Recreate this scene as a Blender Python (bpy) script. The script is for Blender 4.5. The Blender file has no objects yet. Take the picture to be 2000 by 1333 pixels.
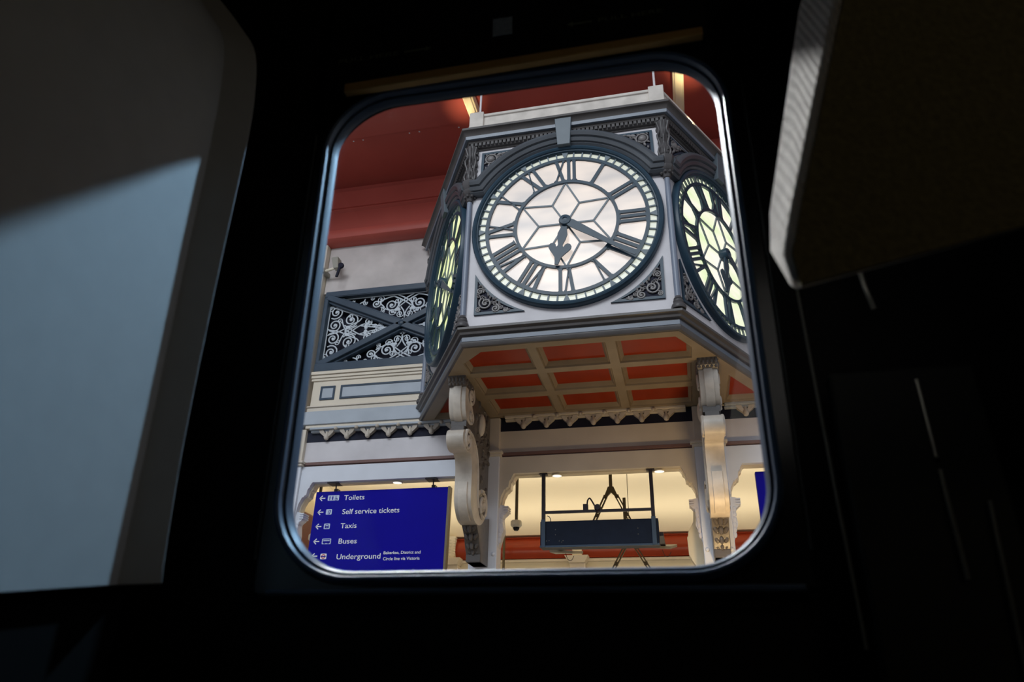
import bpy, math, random
from mathutils import Vector, Matrix, geometry
random.seed(7)
PI = math.pi
col = bpy.context.scene.collection
scn = bpy.context.scene

# ------------------------------------------------------------------ camera
XC, YF, ZC = -0.6601, 4.3312, 3.1751            # centre of the clock's front dial, seen from the lens at 0,0,0
HX = 0.7322                                     # half width of one face of the half-hexagon clock
RX, RY, RZ = 0.46962, -0.025686, 0.23615
def R3(rx, ry, rz):
    return Matrix.Rotation(rz, 3, 'Z') @ Matrix.Rotation(rx, 3, 'X') @ Matrix.Rotation(ry, 3, 'Y')
Rc = R3(RX, RY, RZ)
cd = bpy.data.cameras.new('camera')
cam = bpy.data.objects.new('camera', cd); col.objects.link(cam)
cd.sensor_width = 36.0; cd.lens = 1435.02 / 2000 * 36.0
cd.clip_start = 0.01; cd.clip_end = 200
cam.matrix_world = Matrix((Rc.col[0], Rc.col[2], -Rc.col[1])).transposed().to_4x4()
cd.dof.use_dof = True; cd.dof.focus_distance = 5.4; cd.dof.aperture_fstop = 6.0
scn.camera = cam

# ------------------------------------------------------------------ light and exposure
scn.view_settings.view_transform = 'Standard'
scn.view_settings.look = 'None'
scn.view_settings.gamma = 1.0
scn.view_settings.use_curve_mapping = False
scn.view_settings.exposure = 0.0
w = bpy.data.worlds.new('overcast_sky'); scn.world = w
w.use_nodes = True
bg = w.node_tree.nodes['Background']
wtc = w.node_tree.nodes.new('ShaderNodeTexCoord'); wsx = w.node_tree.nodes.new('ShaderNodeSeparateXYZ'); wr = w.node_tree.nodes.new('ShaderNodeValToRGB')
w.node_tree.links.new(wtc.outputs['Generated'], wsx.inputs[0]); w.node_tree.links.new(wsx.outputs['Z'], wr.inputs['Fac'])
e = wr.color_ramp.elements                      # pale haze of the lit train hall, bluer overhead
e[0].position = .0; e[0].color = (.92, .95, 1.04, 1); e[1].position = .8; e[1].color = (.62, .68, .80, 1)
w.node_tree.links.new(wr.outputs['Color'], bg.inputs['Color']); bg.inputs['Strength'].default_value = 0.56
def area(name, loc, target, size, power, color, sy=None, spread=None):
    l = bpy.data.lights.new(name, 'AREA'); l.energy = power; l.color = color
    l.size = size
    if sy: l.shape = 'RECTANGLE'; l.size_y = sy
    if spread: l.spread = spread
    o = bpy.data.objects.new(name, l); col.objects.link(o); o.location = loc
    o.rotation_euler = (Vector(target) - Vector(loc)).to_track_quat('-Z', 'Y').to_euler()
    return o
# daylight from the glazed roof bay falling down into the carriage window
area('roof_daylight', (1.50, 3.35, 4.0), (-0.5, 0.6, 0.5), 0.17, 10, (0.42, 0.70, 1.0), spread=0.6)
area('roof_daylight', (-1.75, 3.35, 3.65), (0.12, 0.53, 0.42), 0.2, 7, (0.92, 0.95, 1.0), spread=0.5)
# daylight through the glazed roof above the train
area('roof_glazing', (-2.2, -3.5, 7.6), (-0.66, 4.6, 3.0), 6.0, 500, (0.90, 0.95, 1.0), 2.5)
# warm light for the concourse ceiling: unseen added strips, then the concourse lamp
for ly, lz, lp in ((6.9, 2.25, 18), (8.05, 2.2, 18), (8.95, 1.98, 11)):
    area('added_ceiling_strip', (-0.7, ly, lz), (-0.7, ly + .12, lz + 1), 7.0, lp, (1.0, 0.87, 0.68), 0.06)  # unseen strips added to lay bright bands on the ceiling
area('concourse_lamp', (-0.7, 7.4, 0.6), (-0.7, 7.8, 3.0), 5.0, 22, (1.0, 0.87, 0.68), 1.0)
# warm lamps on the platform under the clock
area('platform_lamp', (0.25, 4.4, -0.2), (-0.35, 4.9, 3.0), 0.8, 4.2, (1.0, 0.74, 0.46), 0.8)
area('column_lamp', (0.30, 4.80, 0.62), (0.26, 5.3, 1.6), 0.10, 7.0, (1.0, 0.66, 0.30))
for s_ in (-1, 1):                              # small warm uplights on top of the clock, washing the ceiling ribs
    area('clock_uplight', (XC + s_ * 1.0, YF + .32, ZC + .985), (XC + s_ * .93, YF + .45, ZC + 1.75), .06, .45, (1.0, .80, .48), spread=.7)
# faint lamp in the carriage ceiling
area('carriage_lamp', (1.5, -1.3, 1.35), (-0.1, 0.4, 0.5), 0.4, 1.6, (1.0, 0.85, 0.62))

# ------------------------------------------------------------------ materials
def lin(c):
    return tuple((v / 12.92 if v <= .04045 else ((v + .055) / 1.055) ** 2.4) for v in [x / 255 for x in c])
MATS = {}
def mat(name, rgb, rough=.5, vary=.12, scale=6, metal=0.0, bump=0.0, bscale=60, spec=.3, coat=0.0):
    m = bpy.data.materials.new(name); m.use_nodes = True; nt = m.node_tree
    p = nt.nodes['Principled BSDF']
    c = lin(rgb)
    p.inputs['Roughness'].default_value = rough; p.inputs['Metallic'].default_value = metal
    p.inputs['Specular IOR Level'].default_value = spec
    p.inputs['Coat Weight'].default_value = coat
    tc = nt.nodes.new('ShaderNodeTexCoord')
    if vary:
        n = nt.nodes.new('ShaderNodeTexNoise'); n.inputs['Scale'].default_value = scale
        n.inputs['Detail'].default_value = 6
        r = nt.nodes.new('ShaderNodeValToRGB')
        r.color_ramp.elements[0].position = .3; r.color_ramp.elements[1].position = .7
        r.color_ramp.elements[0].color = tuple(x * (1 - vary) for x in c) + (1,)
        r.color_ramp.elements[1].color = tuple(min(1, x * (1 + vary * .6)) for x in c) + (1,)
        nt.links.new(tc.outputs['Object'], n.inputs['Vector'])
        nt.links.new(n.outputs['Fac'], r.inputs['Fac'])
        nt.links.new(r.outputs['Color'], p.inputs['Base Color'])
    else:
        p.inputs['Base Color'].default_value = c + (1,)
    if bump:
        n2 = nt.nodes.new('ShaderNodeTexNoise'); n2.inputs['Scale'].default_value = bscale
        b = nt.nodes.new('ShaderNodeBump'); b.inputs['Strength'].default_value = bump
        b.inputs['Distance'].default_value = .01
        nt.links.new(tc.outputs['Object'], n2.inputs['Vector'])
        nt.links.new(n2.outputs['Fac'], b.inputs['Height'])
        nt.links.new(b.outputs['Normal'], p.inputs['Normal'])
    MATS[name] = m
    return m
white = mat('white_paint', (214, 210, 214), .45, .10, 5, bump=.05)
plaster = mat('plaster', (196, 188, 186), .7, .16, 4, bump=.15, bscale=25)
parapet_m = mat('parapet_paint', (206, 198, 190), .7, .18, 9, bump=.2, bscale=18)
bluewhite = mat('gloss_white_paint', (222, 226, 236), .28, .05, 6, bump=.12, bscale=22)
cream = mat('cream_paint', (222, 211, 194), .45, .06, 4)
creamdark = mat('shaded_cream_paint', (214, 204, 190), .42, .08, 5, bump=.08, bscale=16)
filim = mat('filigree_pale_grey', (204, 212, 222), .4, .05, 6)
carvem = mat('carving_grey', (126, 122, 122), .35, .2, 14)
archgloss = mat('arch_gloss_cream', (226, 214, 192), .2, .05, 5, spec=.6)
dropm = mat('drop_stone_cream', (196, 186, 174), .4, .15, 12)
ribm = mat('rib_cream_paint', (252, 236, 200), .45, .06, 5)
greyledge = mat('grey_ledge_paint', (176, 184, 194), .5, .10, 6)
hoodpaint = mat('hood_blue_slate', (80, 84, 90), .32, .12, 8)
keypaint = mat('keystone_grey', (98, 108, 116), .4, .1, 8)
fasciasheen = mat('fascia_sky_sheen', (112, 121, 134), .3, .12, 9)  # sky reflection on the fascias put into a bluer paint
bracketpaint = mat('bracket_cream', (204, 194, 182), .4, .22, 9, bump=.08)
slate = mat('slate_grey_paint', (88, 84, 83), .35, .14, 7, bump=.06)
darkslate = mat('dark_iron_paint', (84, 81, 82), .38, .16, 10, bump=.05)
colblue = mat('column_blue_grey', (128, 136, 152), .3, .08, 5)
teal = mat('dark_teal_iron', (44, 66, 82), .35, .12, 8)
tealgrey = mat('grey_teal_iron', (112, 124, 132), .4, .1, 8)
navyiron = mat('navy_iron', (58, 72, 88), .35, .12, 8)
void = mat('recess_navy', (22, 24, 44), .7, .2, 6)
brownred = mat('brown_moulding', (120, 92, 88), .5, .1, 6)
redceil = mat('red_ceiling_paint', (178, 84, 74), .38, .10, 2.2, bump=.03, bscale=30)
redpanel = mat('red_gloss_panel', (152, 50, 18), .35, .16, 5, bump=.03, spec=.15)
stone = mat('soffit_stone_paint', (150, 134, 112), .45, .12, 6, bump=.05)
creamceil = mat('cream_ceiling_paint', (244, 232, 204), .5, .05, .8)
shadedcove = mat('shaded_red_cove', (112, 70, 62), .4, .08, 4)  # red cove colour darkened to stand for its weaker light
redgloss = mat('red_gloss_cove', (152, 58, 34), .22, .05, 3)
floor_m = mat('platform_paving', (150, 146, 138), .6, .15, 3)
blacksteel = mat('black_steel', (44, 38, 46), .4, .1, 9)
bronze = mat('olive_steel', (92, 82, 62), .45, .1, 9)
board_m = mat('board_navy', (22, 32, 52), .45, .15, 14, spec=.12)
boardrail = mat('board_rail_blue', (60, 78, 100), .3, .08, 8)
greyplastic = mat('grey_plastic', (150, 146, 136), .45, .06, 6)
paleplastic = mat('pale_plastic', (226, 218, 200), .4, .05, 6)
darkglass = mat('dark_dome', (18, 16, 20), .1, 0)
signblue = mat('sign_blue', (20, 14, 156), .5, .05, 3, spec=.06)
signwhite = mat('sign_white', (250, 250, 250), .5, 0)
signpale = mat('sign_pale_blue', (206, 220, 240), .5, 0)
signred = mat('sign_red', (206, 40, 60), .5, 0)
signedge = mat('sign_edge_grey', (130, 116, 92), .45, .08, 9)
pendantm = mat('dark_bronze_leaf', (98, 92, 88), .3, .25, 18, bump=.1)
blackwall = mat('carriage_black', (8, 8, 9), .7, .1, 12, spec=.15)
blackgloss = mat('frame_black_gloss', (12, 13, 15), .3, 0, spec=.5)
rubber = mat('frame_grey_rubber', (48, 68, 92), .45, .05, 30, spec=.5)
seatblue = mat('seat_grey_shell', (150, 150, 148), .65, .04, 30, spec=.2)
seatblack = mat('seat_black', (9, 9, 9), .9, .1, 20, spec=.05)
tan = mat('blind_lip_tan', (150, 118, 66), .5, .08, 30)
label_m = mat('label_grey', (120, 134, 150), .6, .25, 220)
inkgrey = mat('faint_lettering', (84, 92, 76), .6, .3, 300)
steelstrip = mat('dull_steel', (120, 120, 112), .35, .2, 30, metal=.6)
def fabric_mat():
    m = mat('headrest_weave', (214, 206, 196), .9, .12, 40, spec=.1)
    nt = m.node_tree; p = nt.nodes['Principled BSDF']
    tc = nt.nodes.new('ShaderNodeTexCoord')
    wv = []
    for d in ('X', 'Z'):
        t = nt.nodes.new('ShaderNodeTexWave'); t.bands_direction = d; t.inputs['Scale'].default_value = 90
        t.inputs['Distortion'].default_value = 1.5
        nt.links.new(tc.outputs['Object'], t.inputs['Vector']); wv.append(t)
    mx = nt.nodes.new('ShaderNodeMath'); mx.operation = 'MULTIPLY'
    nt.links.new(wv[0].outputs['Fac'], mx.inputs[0]); nt.links.new(wv[1].outputs['Fac'], mx.inputs[1])
    b = nt.nodes.new('ShaderNodeBump'); b.inputs['Strength'].default_value = .5; b.inputs['Distance'].default_value = .002
    nt.links.new(mx.outputs[0], b.inputs['Height']); nt.links.new(b.outputs['Normal'], p.inputs['Normal'])
    return m
fabric = fabric_mat()
def dial_mat(name, a, b, cc, strength, scale):
    m = bpy.data.materials.new(name); m.use_nodes = True; nt = m.node_tree
    p = nt.nodes['Principled BSDF']
    tc = nt.nodes.new('ShaderNodeTexCoord')
    mp = nt.nodes.new('ShaderNodeMapping'); mp.inputs['Scale'].default_value = (1.2, 1, 3.2); mp.inputs['Rotation'].default_value = (0, .25, 0)
    n = nt.nodes.new('ShaderNodeTexNoise'); n.inputs['Scale'].default_value = scale; n.inputs['Detail'].default_value = 2
    r = nt.nodes.new('ShaderNodeValToRGB')
    e = r.color_ramp.elements
    e[0].position = .36; e[0].color = lin(a) + (1,)
    e[1].position = .64; e[1].color = lin(b) + (1,)
    nt.links.new(tc.outputs['Object'], mp.inputs['Vector']); nt.links.new(mp.outputs['Vector'], n.inputs['Vector'])
    nt.links.new(n.outputs['Fac'], r.inputs['Fac'])
    # minute track emission tinted greener to paint the glow along the frame
    ln = nt.nodes.new('ShaderNodeVectorMath'); ln.operation = 'LENGTH'
    nt.links.new(tc.outputs['Object'], ln.inputs[0])
    gt = nt.nodes.new('ShaderNodeMath'); gt.operation = 'GREATER_THAN'; gt.inputs[1].default_value = .585
    nt.links.new(ln.outputs['Value'], gt.inputs[0])
    mx = nt.nodes.new('ShaderNodeMix'); mx.data_type = 'RGBA'
    nt.links.new(gt.outputs[0], mx.inputs['Factor']); nt.links.new(r.outputs['Color'], mx.inputs['A'])
    mx.inputs['B'].default_value = lin(cc) + (1,)
    p.inputs['Base Color'].default_value = (.12, .12, .11, 1); p.inputs['Roughness'].default_value = .25
    nt.links.new(mx.outputs['Result'], p.inputs['Emission Color'])
    p.inputs['Emission Strength'].default_value = strength
    return m
glass_front = dial_mat('backlit_opal_white', (192, 183, 182), (240, 222, 210), (206, 209, 194), 1.0, 1.5)
glass_right = dial_mat('backlit_opal_green', (208, 222, 174), (236, 225, 214), (226, 229, 194), 1.38, 2.2)
glass_left = dial_mat('backlit_opal_yellow', (214, 224, 146), (232, 232, 190), (206, 214, 160), 1.25, 2.0)
def pane_mat():
    m = bpy.data.materials.new('window_glass'); m.use_nodes = True; nt = m.node_tree
    nt.nodes.remove(nt.nodes['Principled BSDF'])
    out = nt.nodes['Material Output']
    t = nt.nodes.new('ShaderNodeBsdfTransparent'); t.inputs['Color'].default_value = (.96, .97, .97, 1)
    g = nt.nodes.new('ShaderNodeBsdfGlossy'); g.inputs['Roughness'].default_value = .02
    lw = nt.nodes.new('ShaderNodeLayerWeight'); pw = nt.nodes.new('ShaderNodeMath'); pw.operation = 'POWER'; pw.inputs[1].default_value = 5
    f = nt.nodes.new('ShaderNodeMath'); f.operation = 'MULTIPLY_ADD'; f.inputs[1].default_value = .9; f.inputs[2].default_value = .02
    nt.links.new(lw.outputs['Facing'], pw.inputs[0]); nt.links.new(pw.outputs[0], f.inputs[0])
    mx = nt.nodes.new('ShaderNodeMixShader')
    nt.links.new(f.outputs[0], mx.inputs[0]); nt.links.new(t.outputs[0], mx.inputs[1]); nt.links.new(g.outputs[0], mx.inputs[2])
    nt.links.new(mx.outputs[0], out.inputs['Surface'])
    return m
pane_m = pane_mat()
def glint_mat():
    m = bpy.data.materials.new('reflection_glow'); m.use_nodes = True  # emission for the reflections painted under the arches
    p = m.node_tree.nodes['Principled BSDF']
    p.inputs['Emission Color'].default_value = (1, .88, .68, 1); p.inputs['Emission Strength'].default_value = 2.0
    return m
glint_m = glint_mat()

# ------------------------------------------------------------------ mesh helpers
ST = Vector((XC, YF, ZC))                       # station space: x along the facade, y into it, z up, 0 = dial centre
ZERO = Vector((0, 0, 0))
ORG = {}
def pl(plane, a, b, c):
    return {'xz': (a, c, b), 'xy': (a, b, c), 'yz': (c, a, b)}[plane]
class MB:
    def __init__(s): s.v = []; s.f = []
    def add(s, vs, fs):
        k = len(s.v); s.v += [tuple(p) for p in vs]; s.f += [tuple(i + k for i in q) for q in fs]; return s
    def box(s, x0, x1, y0, y1, z0, z1):
        vs = [(x, y, z) for x in (x0, x1) for y in (y0, y1) for z in (z0, z1)]
        return s.add(vs, [(0, 1, 3, 2), (4, 6, 7, 5), (0, 4, 5, 1), (2, 3, 7, 6), (0, 2, 6, 4), (1, 5, 7, 3)])
    def rings(s, R, closed=False, caps=True):       # skin a list of equally long vertex rings
        n = len(R[0]); vs = [p for r in R for p in r]; fs = []
        for i in range(len(R) if closed else len(R) - 1):
            j = (i + 1) % len(R)
            for k in range(n):
                l = (k + 1) % n
                fs.append((i * n + k, i * n + l, j * n + l, j * n + k))
        if caps and not closed:
            fs.append(tuple(range(n))); fs.append(tuple((len(R) - 1) * n + k for k in range(n)))
        return s.add(vs, fs)
    def tube(s, pts, r, n=6, closed=False, flat=None):
        P = [Vector(p) for p in pts]; R = []
        m = len(P)
        for i in range(m):
            a = P[(i - 1) % m] if (closed or i) else P[0]; b = P[(i + 1) % m] if (closed or i < m - 1) else P[-1]
            t = (b - a).normalized() if (b - a).length > 1e-9 else Vector((0, 0, 1))
            up = Vector((0, 1, 0)) if abs(t.y) < .9 else Vector((1, 0, 0))
            u = t.cross(up).normalized(); v = u.cross(t)
            rr = r[i] if isinstance(r, (list, tuple)) else r
            fl = flat or 1
            R.append([P[i] + u * (math.cos(2 * PI * k / n) * rr) + v * (math.sin(2 * PI * k / n) * rr * fl) for k in range(n)])
        return s.rings(R, closed)
    def lathe(s, prof, c=(0, 0, 0), axis='z', n=24):
        R = []
        for (r, h) in prof:
            ring = []
            for k in range(n):
                a = 2 * PI * k / n; x, y = r * math.cos(a), r * math.sin(a)
                p = {'z': (x, y, h), 'y': (x, h, y), 'x': (h, x, y)}[axis]
                ring.append((p[0] + c[0], p[1] + c[1], p[2] + c[2]))
            R.append(ring)
        return s.rings(R)
    def ball(s, c, r, sc=(1, 1, 1), n=10, rot=None):
        m = n // 2 + 1; R = []
        for i in range(m + 1):
            t = PI * (i + .02) / (m + .04)
            ring = []
            for k in range(n):
                a = 2 * PI * k / n
                p = Vector((math.sin(t) * math.cos(a) * r * sc[0], math.sin(t) * math.sin(a) * r * sc[1], math.cos(t) * r * sc[2]))
                if rot: p = rot @ p
                ring.append(p + Vector(c))
            R.append(ring)
        return s.rings(R)
    def plate(s, outer, holes, c0, c1, plane='xz'):
        loops = [list(outer)] + [list(h) for h in holes]
        tess = geometry.tessellate_polygon([[Vector((a, b, 0)) for a, b in l] for l in loops])
        flat = [p for l in loops for p in l]; N = len(flat)
        vs = [pl(plane, a, b, c0) for a, b in flat] + [pl(plane, a, b, c1) for a, b in flat]
        fs = [tuple(t) for t in tess] + [tuple(N + i for i in t) for t in tess]
        k = 0
        for l in loops:
            n = len(l)
            for i in range(n):
                j = (i + 1) % n
                fs.append((k + i, k + j, N + k + j, N + k + i))
            k += n
        return s.add(vs, fs)
    def xform(s, M):
        s.v = [tuple(M @ Vector(p)) for p in s.v]; return s
    def mirror_x(s, x0=0):
        s.v = [(2 * x0 - p[0], p[1], p[2]) for p in s.v]; return s
    def mesh(s, name, off):
        me = bpy.data.meshes.new(name)
        me.from_pydata([(p[0] + off[0], p[1] + off[1], p[2] + off[2]) for p in s.v], [], s.f)
        import bmesh
        bm = bmesh.new(); bm.from_mesh(me)
        bmesh.ops.remove_doubles(bm, verts=bm.verts, dist=1e-5)
        bmesh.ops.dissolve_degenerate(bm, edges=bm.edges, dist=1e-6)
        bmesh.ops.recalc_face_normals(bm, faces=bm.faces)
        bm.to_mesh(me); bm.free()
        me.shade_smooth(); me.set_sharp_from_angle(angle=math.radians(34))
        return me
    def build(s, name, m, parent=None, space=ST, bev=0, local=False):
        if parent is not None:
            off = ZERO if local else space - ORG[parent.name]
            loc = ZERO
        else:
            W = [Vector(p) + space for p in s.v]
            lo = Vector([min(p[i] for p in W) for i in range(3)]); hi = Vector([max(p[i] for p in W) for i in range(3)])
            loc = Vector(((lo.x + hi.x) / 2, (lo.y + hi.y) / 2, lo.z)); off = space - loc
        me = s.mesh(name, off)
        me.materials.append(m)
        o = bpy.data.objects.new(name, me); col.objects.link(o)
        o.location = loc
        if parent is not None:
            o.parent = parent; ORG[o.name] = ORG.get(parent.name, ZERO)
        else:
            ORG[o.name] = loc
        if bev:
            b = o.modifiers.new('bevel', 'BEVEL'); b.width = bev; b.segments = 2; b.limit_method = 'ANGLE'; b.angle_limit = math.radians(40)
            b.harden_normals = False
        return o
def tag(o, label=None, cat=None, group=None, kind=None):
    if label: o['label'] = label
    if cat: o['category'] = cat
    if group: o['group'] = group
    if kind: o['kind'] = kind
    return o
def thing(name, loc, label, cat, group=None, space=ST):
    o = bpy.data.objects.new(name, None); col.objects.link(o); o.empty_display_size = .1
    o.location = Vector(loc) + space; ORG[o.name] = Vector(loc) + space
    return tag(o, label, cat, group)
def struct(o, label=None, cat=None): return tag(o, label, cat, None, 'structure')
def arc(cx, cz, r, a0, a1, n=16):
    return [(cx + r * math.cos(a0 + (a1 - a0) * i / n), cz + r * math.sin(a0 + (a1 - a0) * i / n)) for i in range(n + 1)]
def spiral(c, R, turns, a0, d=1, n=None, end=.16):
    n = n or int(14 * turns) + 2
    return [(c[0] + (R * (1 - (1 - end) * i / n)) * math.cos(a0 + d * 2 * PI * turns * i / n),
             c[1] + (R * (1 - (1 - end) * i / n)) * math.sin(a0 + d * 2 * PI * turns * i / n)) for i in range(n + 1)]
def crom(P, k=6, closed=False):
    out = []; n = len(P)
    for i in range(n if closed else n - 1):
        p0, p1, p2, p3 = (P[(i + j - 1) % n] if closed else P[min(max(i + j - 1, 0), n - 1)] for j in range(4))
        for q in range(k):
            t = q / k
            out.append(tuple(.5 * ((2 * p1[d]) + (-p0[d] + p2[d]) * t + (2 * p0[d] - 5 * p1[d] + 4 * p2[d] - p3[d]) * t * t
                       + (-p0[d] + 3 * p1[d] - 3 * p2[d] + p3[d]) * t ** 3) for d in range(len(p1))))
    if not closed: out.append(tuple(P[-1]))
    return out
def sweep(mb, path, prof, y=0.0, closed=False):      # path in x,z; prof = (offset to the left of the path, depth y)
    n = len(path); R = []
    for i in range(n):
        p = Vector(path[i])
        a = Vector(path[i - 1]) if (closed or i) else None
        b = Vector(path[(i + 1) % n]) if (closed or i < n - 1) else None
        d1 = (p - a).normalized() if a is not None else (b - p).normalized()
        d2 = (b - p).normalized() if b is not None else d1
        n1 = Vector((-d1.y, d1.x)); n2 = Vector((-d2.y, d2.x))
        m = (n1 + n2).normalized(); m = m / max(.3, m.dot(n1))
        R.append([(p.x + m.x * o, y + dy, p.y + m.y * o) for o, dy in prof])
    if closed: R.append(R[0])
    return mb.rings(R, False, not closed)

# ================================================================== THE CLOCK
WY = 1.35                                        # facade plane behind the clock
clock = thing('station_clock', (0, .66, -.933), 'large three-faced station clock in a grey and white half-hexagon case on the facade', 'clock')
C60 = math.cos(PI / 3); S60 = math.sin(PI / 3)
def hexpts(d, z, back=WY):
    hx = HX + d * .57735
    bx = hx + (back + d) * .57735
    return [(-bx, back, z), (-hx, -d, z), (hx, -d, z), (bx, back, z)]
def hexloft(prof, back=WY):
    mb = MB()
    return mb.rings([hexpts(d, z, back) for d, z in prof])
hexloft([(0, -.86), (0, .87)]).build('case_wall', white, clock)
hexloft([(-.05, .80), (.012, .80), (.012, .812), (.03, .815), (.03, .845), (.05, .85), (.055, .866), (.078, .868), (.082, .895),
         (.105, .925), (.122, .932), (.122, .953), (-.05, .96)]).build('cornice', slate, clock, bev=.002)
hexloft([(-.05, -.765), (.0, -.772), (.05, -.800), (.05, -.818), (.030, -.830), (.026, -.848), (.006, -.856), (.006, -.896), (.016, -.902), (.016, -.915), (.005, -.934), (-.05, -.934), (-.05, -.87)]
        ).build('sill_moulding', slate, clock, bev=.0015)
hexloft([(.002, -.8635), (.0085, -.8635), (.0085, -.894), (.002, -.894)]).build('sill_fascia_sheen', fasciasheen, clock)  # separate band, its blue-grey colour stands for sky sheen
hexloft([(.06, .8665), (.0805, .8665), (.0845, .8935), (.06, .8935)]).build('cornice_fascia_sheen', fasciasheen, clock)  # sky sheen painted on as a paler band
# dentil course under the cornice
FACES = [(Vector((0, 0, 0)), 0.0), (Vector((1.5 * HX, S60 * HX, 0)), PI / 3), (Vector((-1.5 * HX, S60 * HX, 0)), -PI / 3)]
croot = ORG[clock.name] - ST
def facepart(name, mb, m, bev=0, faces=(0, 1, 2), mats=None):
    me = mb.mesh(name, ZERO); me.materials.append(m); out = []
    for i in faces:
        mm = me
        if mats: mm = me.copy(); mm.materials[0] = mats[i]
        o = bpy.data.objects.new(name, mm); col.objects.link(o); o.parent = clock
        o.location = FACES[i][0] - croot; o.rotation_euler = (0, 0, FACES[i][1])
        if bev:
            b = o.modifiers.new('bevel', 'BEVEL'); b.width = bev; b.segments = 2; b.limit_method = 'ANGLE'
        out.append(o)
    return out
def subpart(name, mb, m, parents, mats=None):
    me = mb.mesh(name, ZERO); me.materials.append(m); out = []
    for i, p in enumerate(parents):
        mm = me
        if mats: mm = me.copy(); mm.materials[0] = mats[i]
        o = bpy.data.objects.new(name, mm); col.objects.link(o); o.parent = p; out.append(o)
    return out
mb = MB()
for i in range(46):
    x = -.735 + .0327 * i
    mb.box(x - .011, x + .011, -.052, -.025, .818, .846)
facepart('dentil_course', mb, darkslate)
# parapet with end piers and the two tie rods
par = hexloft([(.02, .955), (.02, 1.135), (.032, 1.14), (.032, 1.165), (-.1, 1.17)], back=1.0).build('parapet', parapet_m, clock, bev=.004)
for s in (-1, 1):
    MB().box(s * .715 - .058, s * .715 + .058, -.045, .07, .955, 1.182).build('parapet_pier', parapet_m, clock, bev=.005)
    MB().tube([(s * .708, .03, 1.18), (s * .708, .03, 1.79)], .009, 10).build('tie_rod', white, clock)
# dial: bezel (the part) > glass, rings, track, tracery, numerals, hands
mb = MB().lathe([(.652, 0), (.652, -.026), (.657, -.034), (.664, -.036), (.668, -.046), (.680, -.054), (.692, -.05), (.700, -.036), (.700, 0)], axis='y', n=96)
bez = facepart('dial_bezel', mb, teal)
mb = MB().lathe([(.0001, -.002), (.656, -.002), (.656, -.0045), (.0001, -.0045)], axis='y', n=72)
subpart('dial_glass', mb, glass_front, bez, [glass_front, glass_right, glass_left])
def ring(mb, r0, r1, y0, y1, n=72):
    R = [[(r * math.sin(2 * PI * k / n), y, r * math.cos(2 * PI * k / n)) for r, y in ((r0, y0), (r0, y1), (r1, y1), (r1, y0))] for k in range(n + 1)]
    return mb.rings(R, False, False)
mb = MB(); ring(mb, .577, .602, -.004, -.024); ring(mb, .364, .386, -.004, -.024)
subpart('chapter_ring', mb, teal, bez)
def rp(h, r, t=0.0):                              # clock angle in hours -> x,z with tangential shift
    a = h * PI / 6
    return (r * math.sin(a) + t * math.cos(a), r * math.cos(a) - t * math.sin(a))
mb = MB(); mt = mb
ring(mb, .646, .658, -.004, -.010)
for q in range(60):
    h = q / 5
    if q % 5:
        mb.plate([rp(h, .599, -.0055), rp(h, .599, .0055), rp(h, .656, .0055), rp(h, .656, -.0055)], [], -.004, -.018)
    else:
        mt.plate([rp(h, .600, -.004), rp(h, .600, .004), rp(h, .656, .026), rp(h, .656, -.026)], [], -.004, -.022)
subpart('minute_track', mb, tealgrey, bez)
mb = MB()
def bar2(mb, p, q, wd, y0, y1):
    p = Vector(p); q = Vector(q); d = (q - p).normalized(); n = Vector((-d.y, d.x)) * wd / 2
    mb.plate([tuple(p + n), tuple(q + n), tuple(q - n), tuple(p - n)], [], y0, y1)
for k in range(6):
    v = rp(2 * k + 1, .2)
    bar2(mb, rp(2 * k + 1, .02), v, .012, -.004, -.016)
    bar2(mb, v, rp(2 * k, .372), .012, -.004, -.016); bar2(mb, v, rp(2 * k + 2, .372), .012, -.004, -.016)
subpart('star_tracery', mb, tealgrey, bez)
ROM = ['XII', 'I', 'II', 'III', 'IIII', 'V', 'VI', 'VII', 'VIII', 'IX', 'X', 'XI']
WID = {'I': .041, 'V': .088, 'X': .094}
for h, s in enumerate(ROM):
    mb = MB(); t = -sum(WID[c] for c in s) / 2
    r0, r1 = .382, .580
    def stroke(ta, ra, tb, rb, wd, serif=True):
        mb.plate([rp(h, ra, ta - wd / 2), rp(h, ra, ta + wd / 2), rp(h, rb, tb + wd / 2), rp(h, rb, tb - wd / 2)], [], -.004, -.022)
        if serif:
            for (tt, rr, g) in ((ta, ra, 1), (tb, rb, -1)):
                mb.plate([rp(h, rr, tt - wd / 2 - .011), rp(h, rr, tt + wd / 2 + .011), rp(h, rr + g * .014, tt + wd / 2), rp(h, rr + g * .014, tt - wd / 2)], [], -.004, -.0215)
    for c in s:
        wd = WID[c]; m_ = t + wd / 2
        if c == 'I': stroke(m_, r0, m_, r1, .0245)
        elif c == 'V':
            stroke(m_ + .004, r0, m_ - .026, r1, .026); stroke(m_ + .002, r0, m_ + .030, r1, .012)
        else:
            stroke(m_ + .028, r0, m_ - .028, r1, .027); stroke(m_ - .028, r0, m_ + .030, r1, .0115)
        t += wd
    subpart('numeral', mb, teal, bez)
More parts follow.
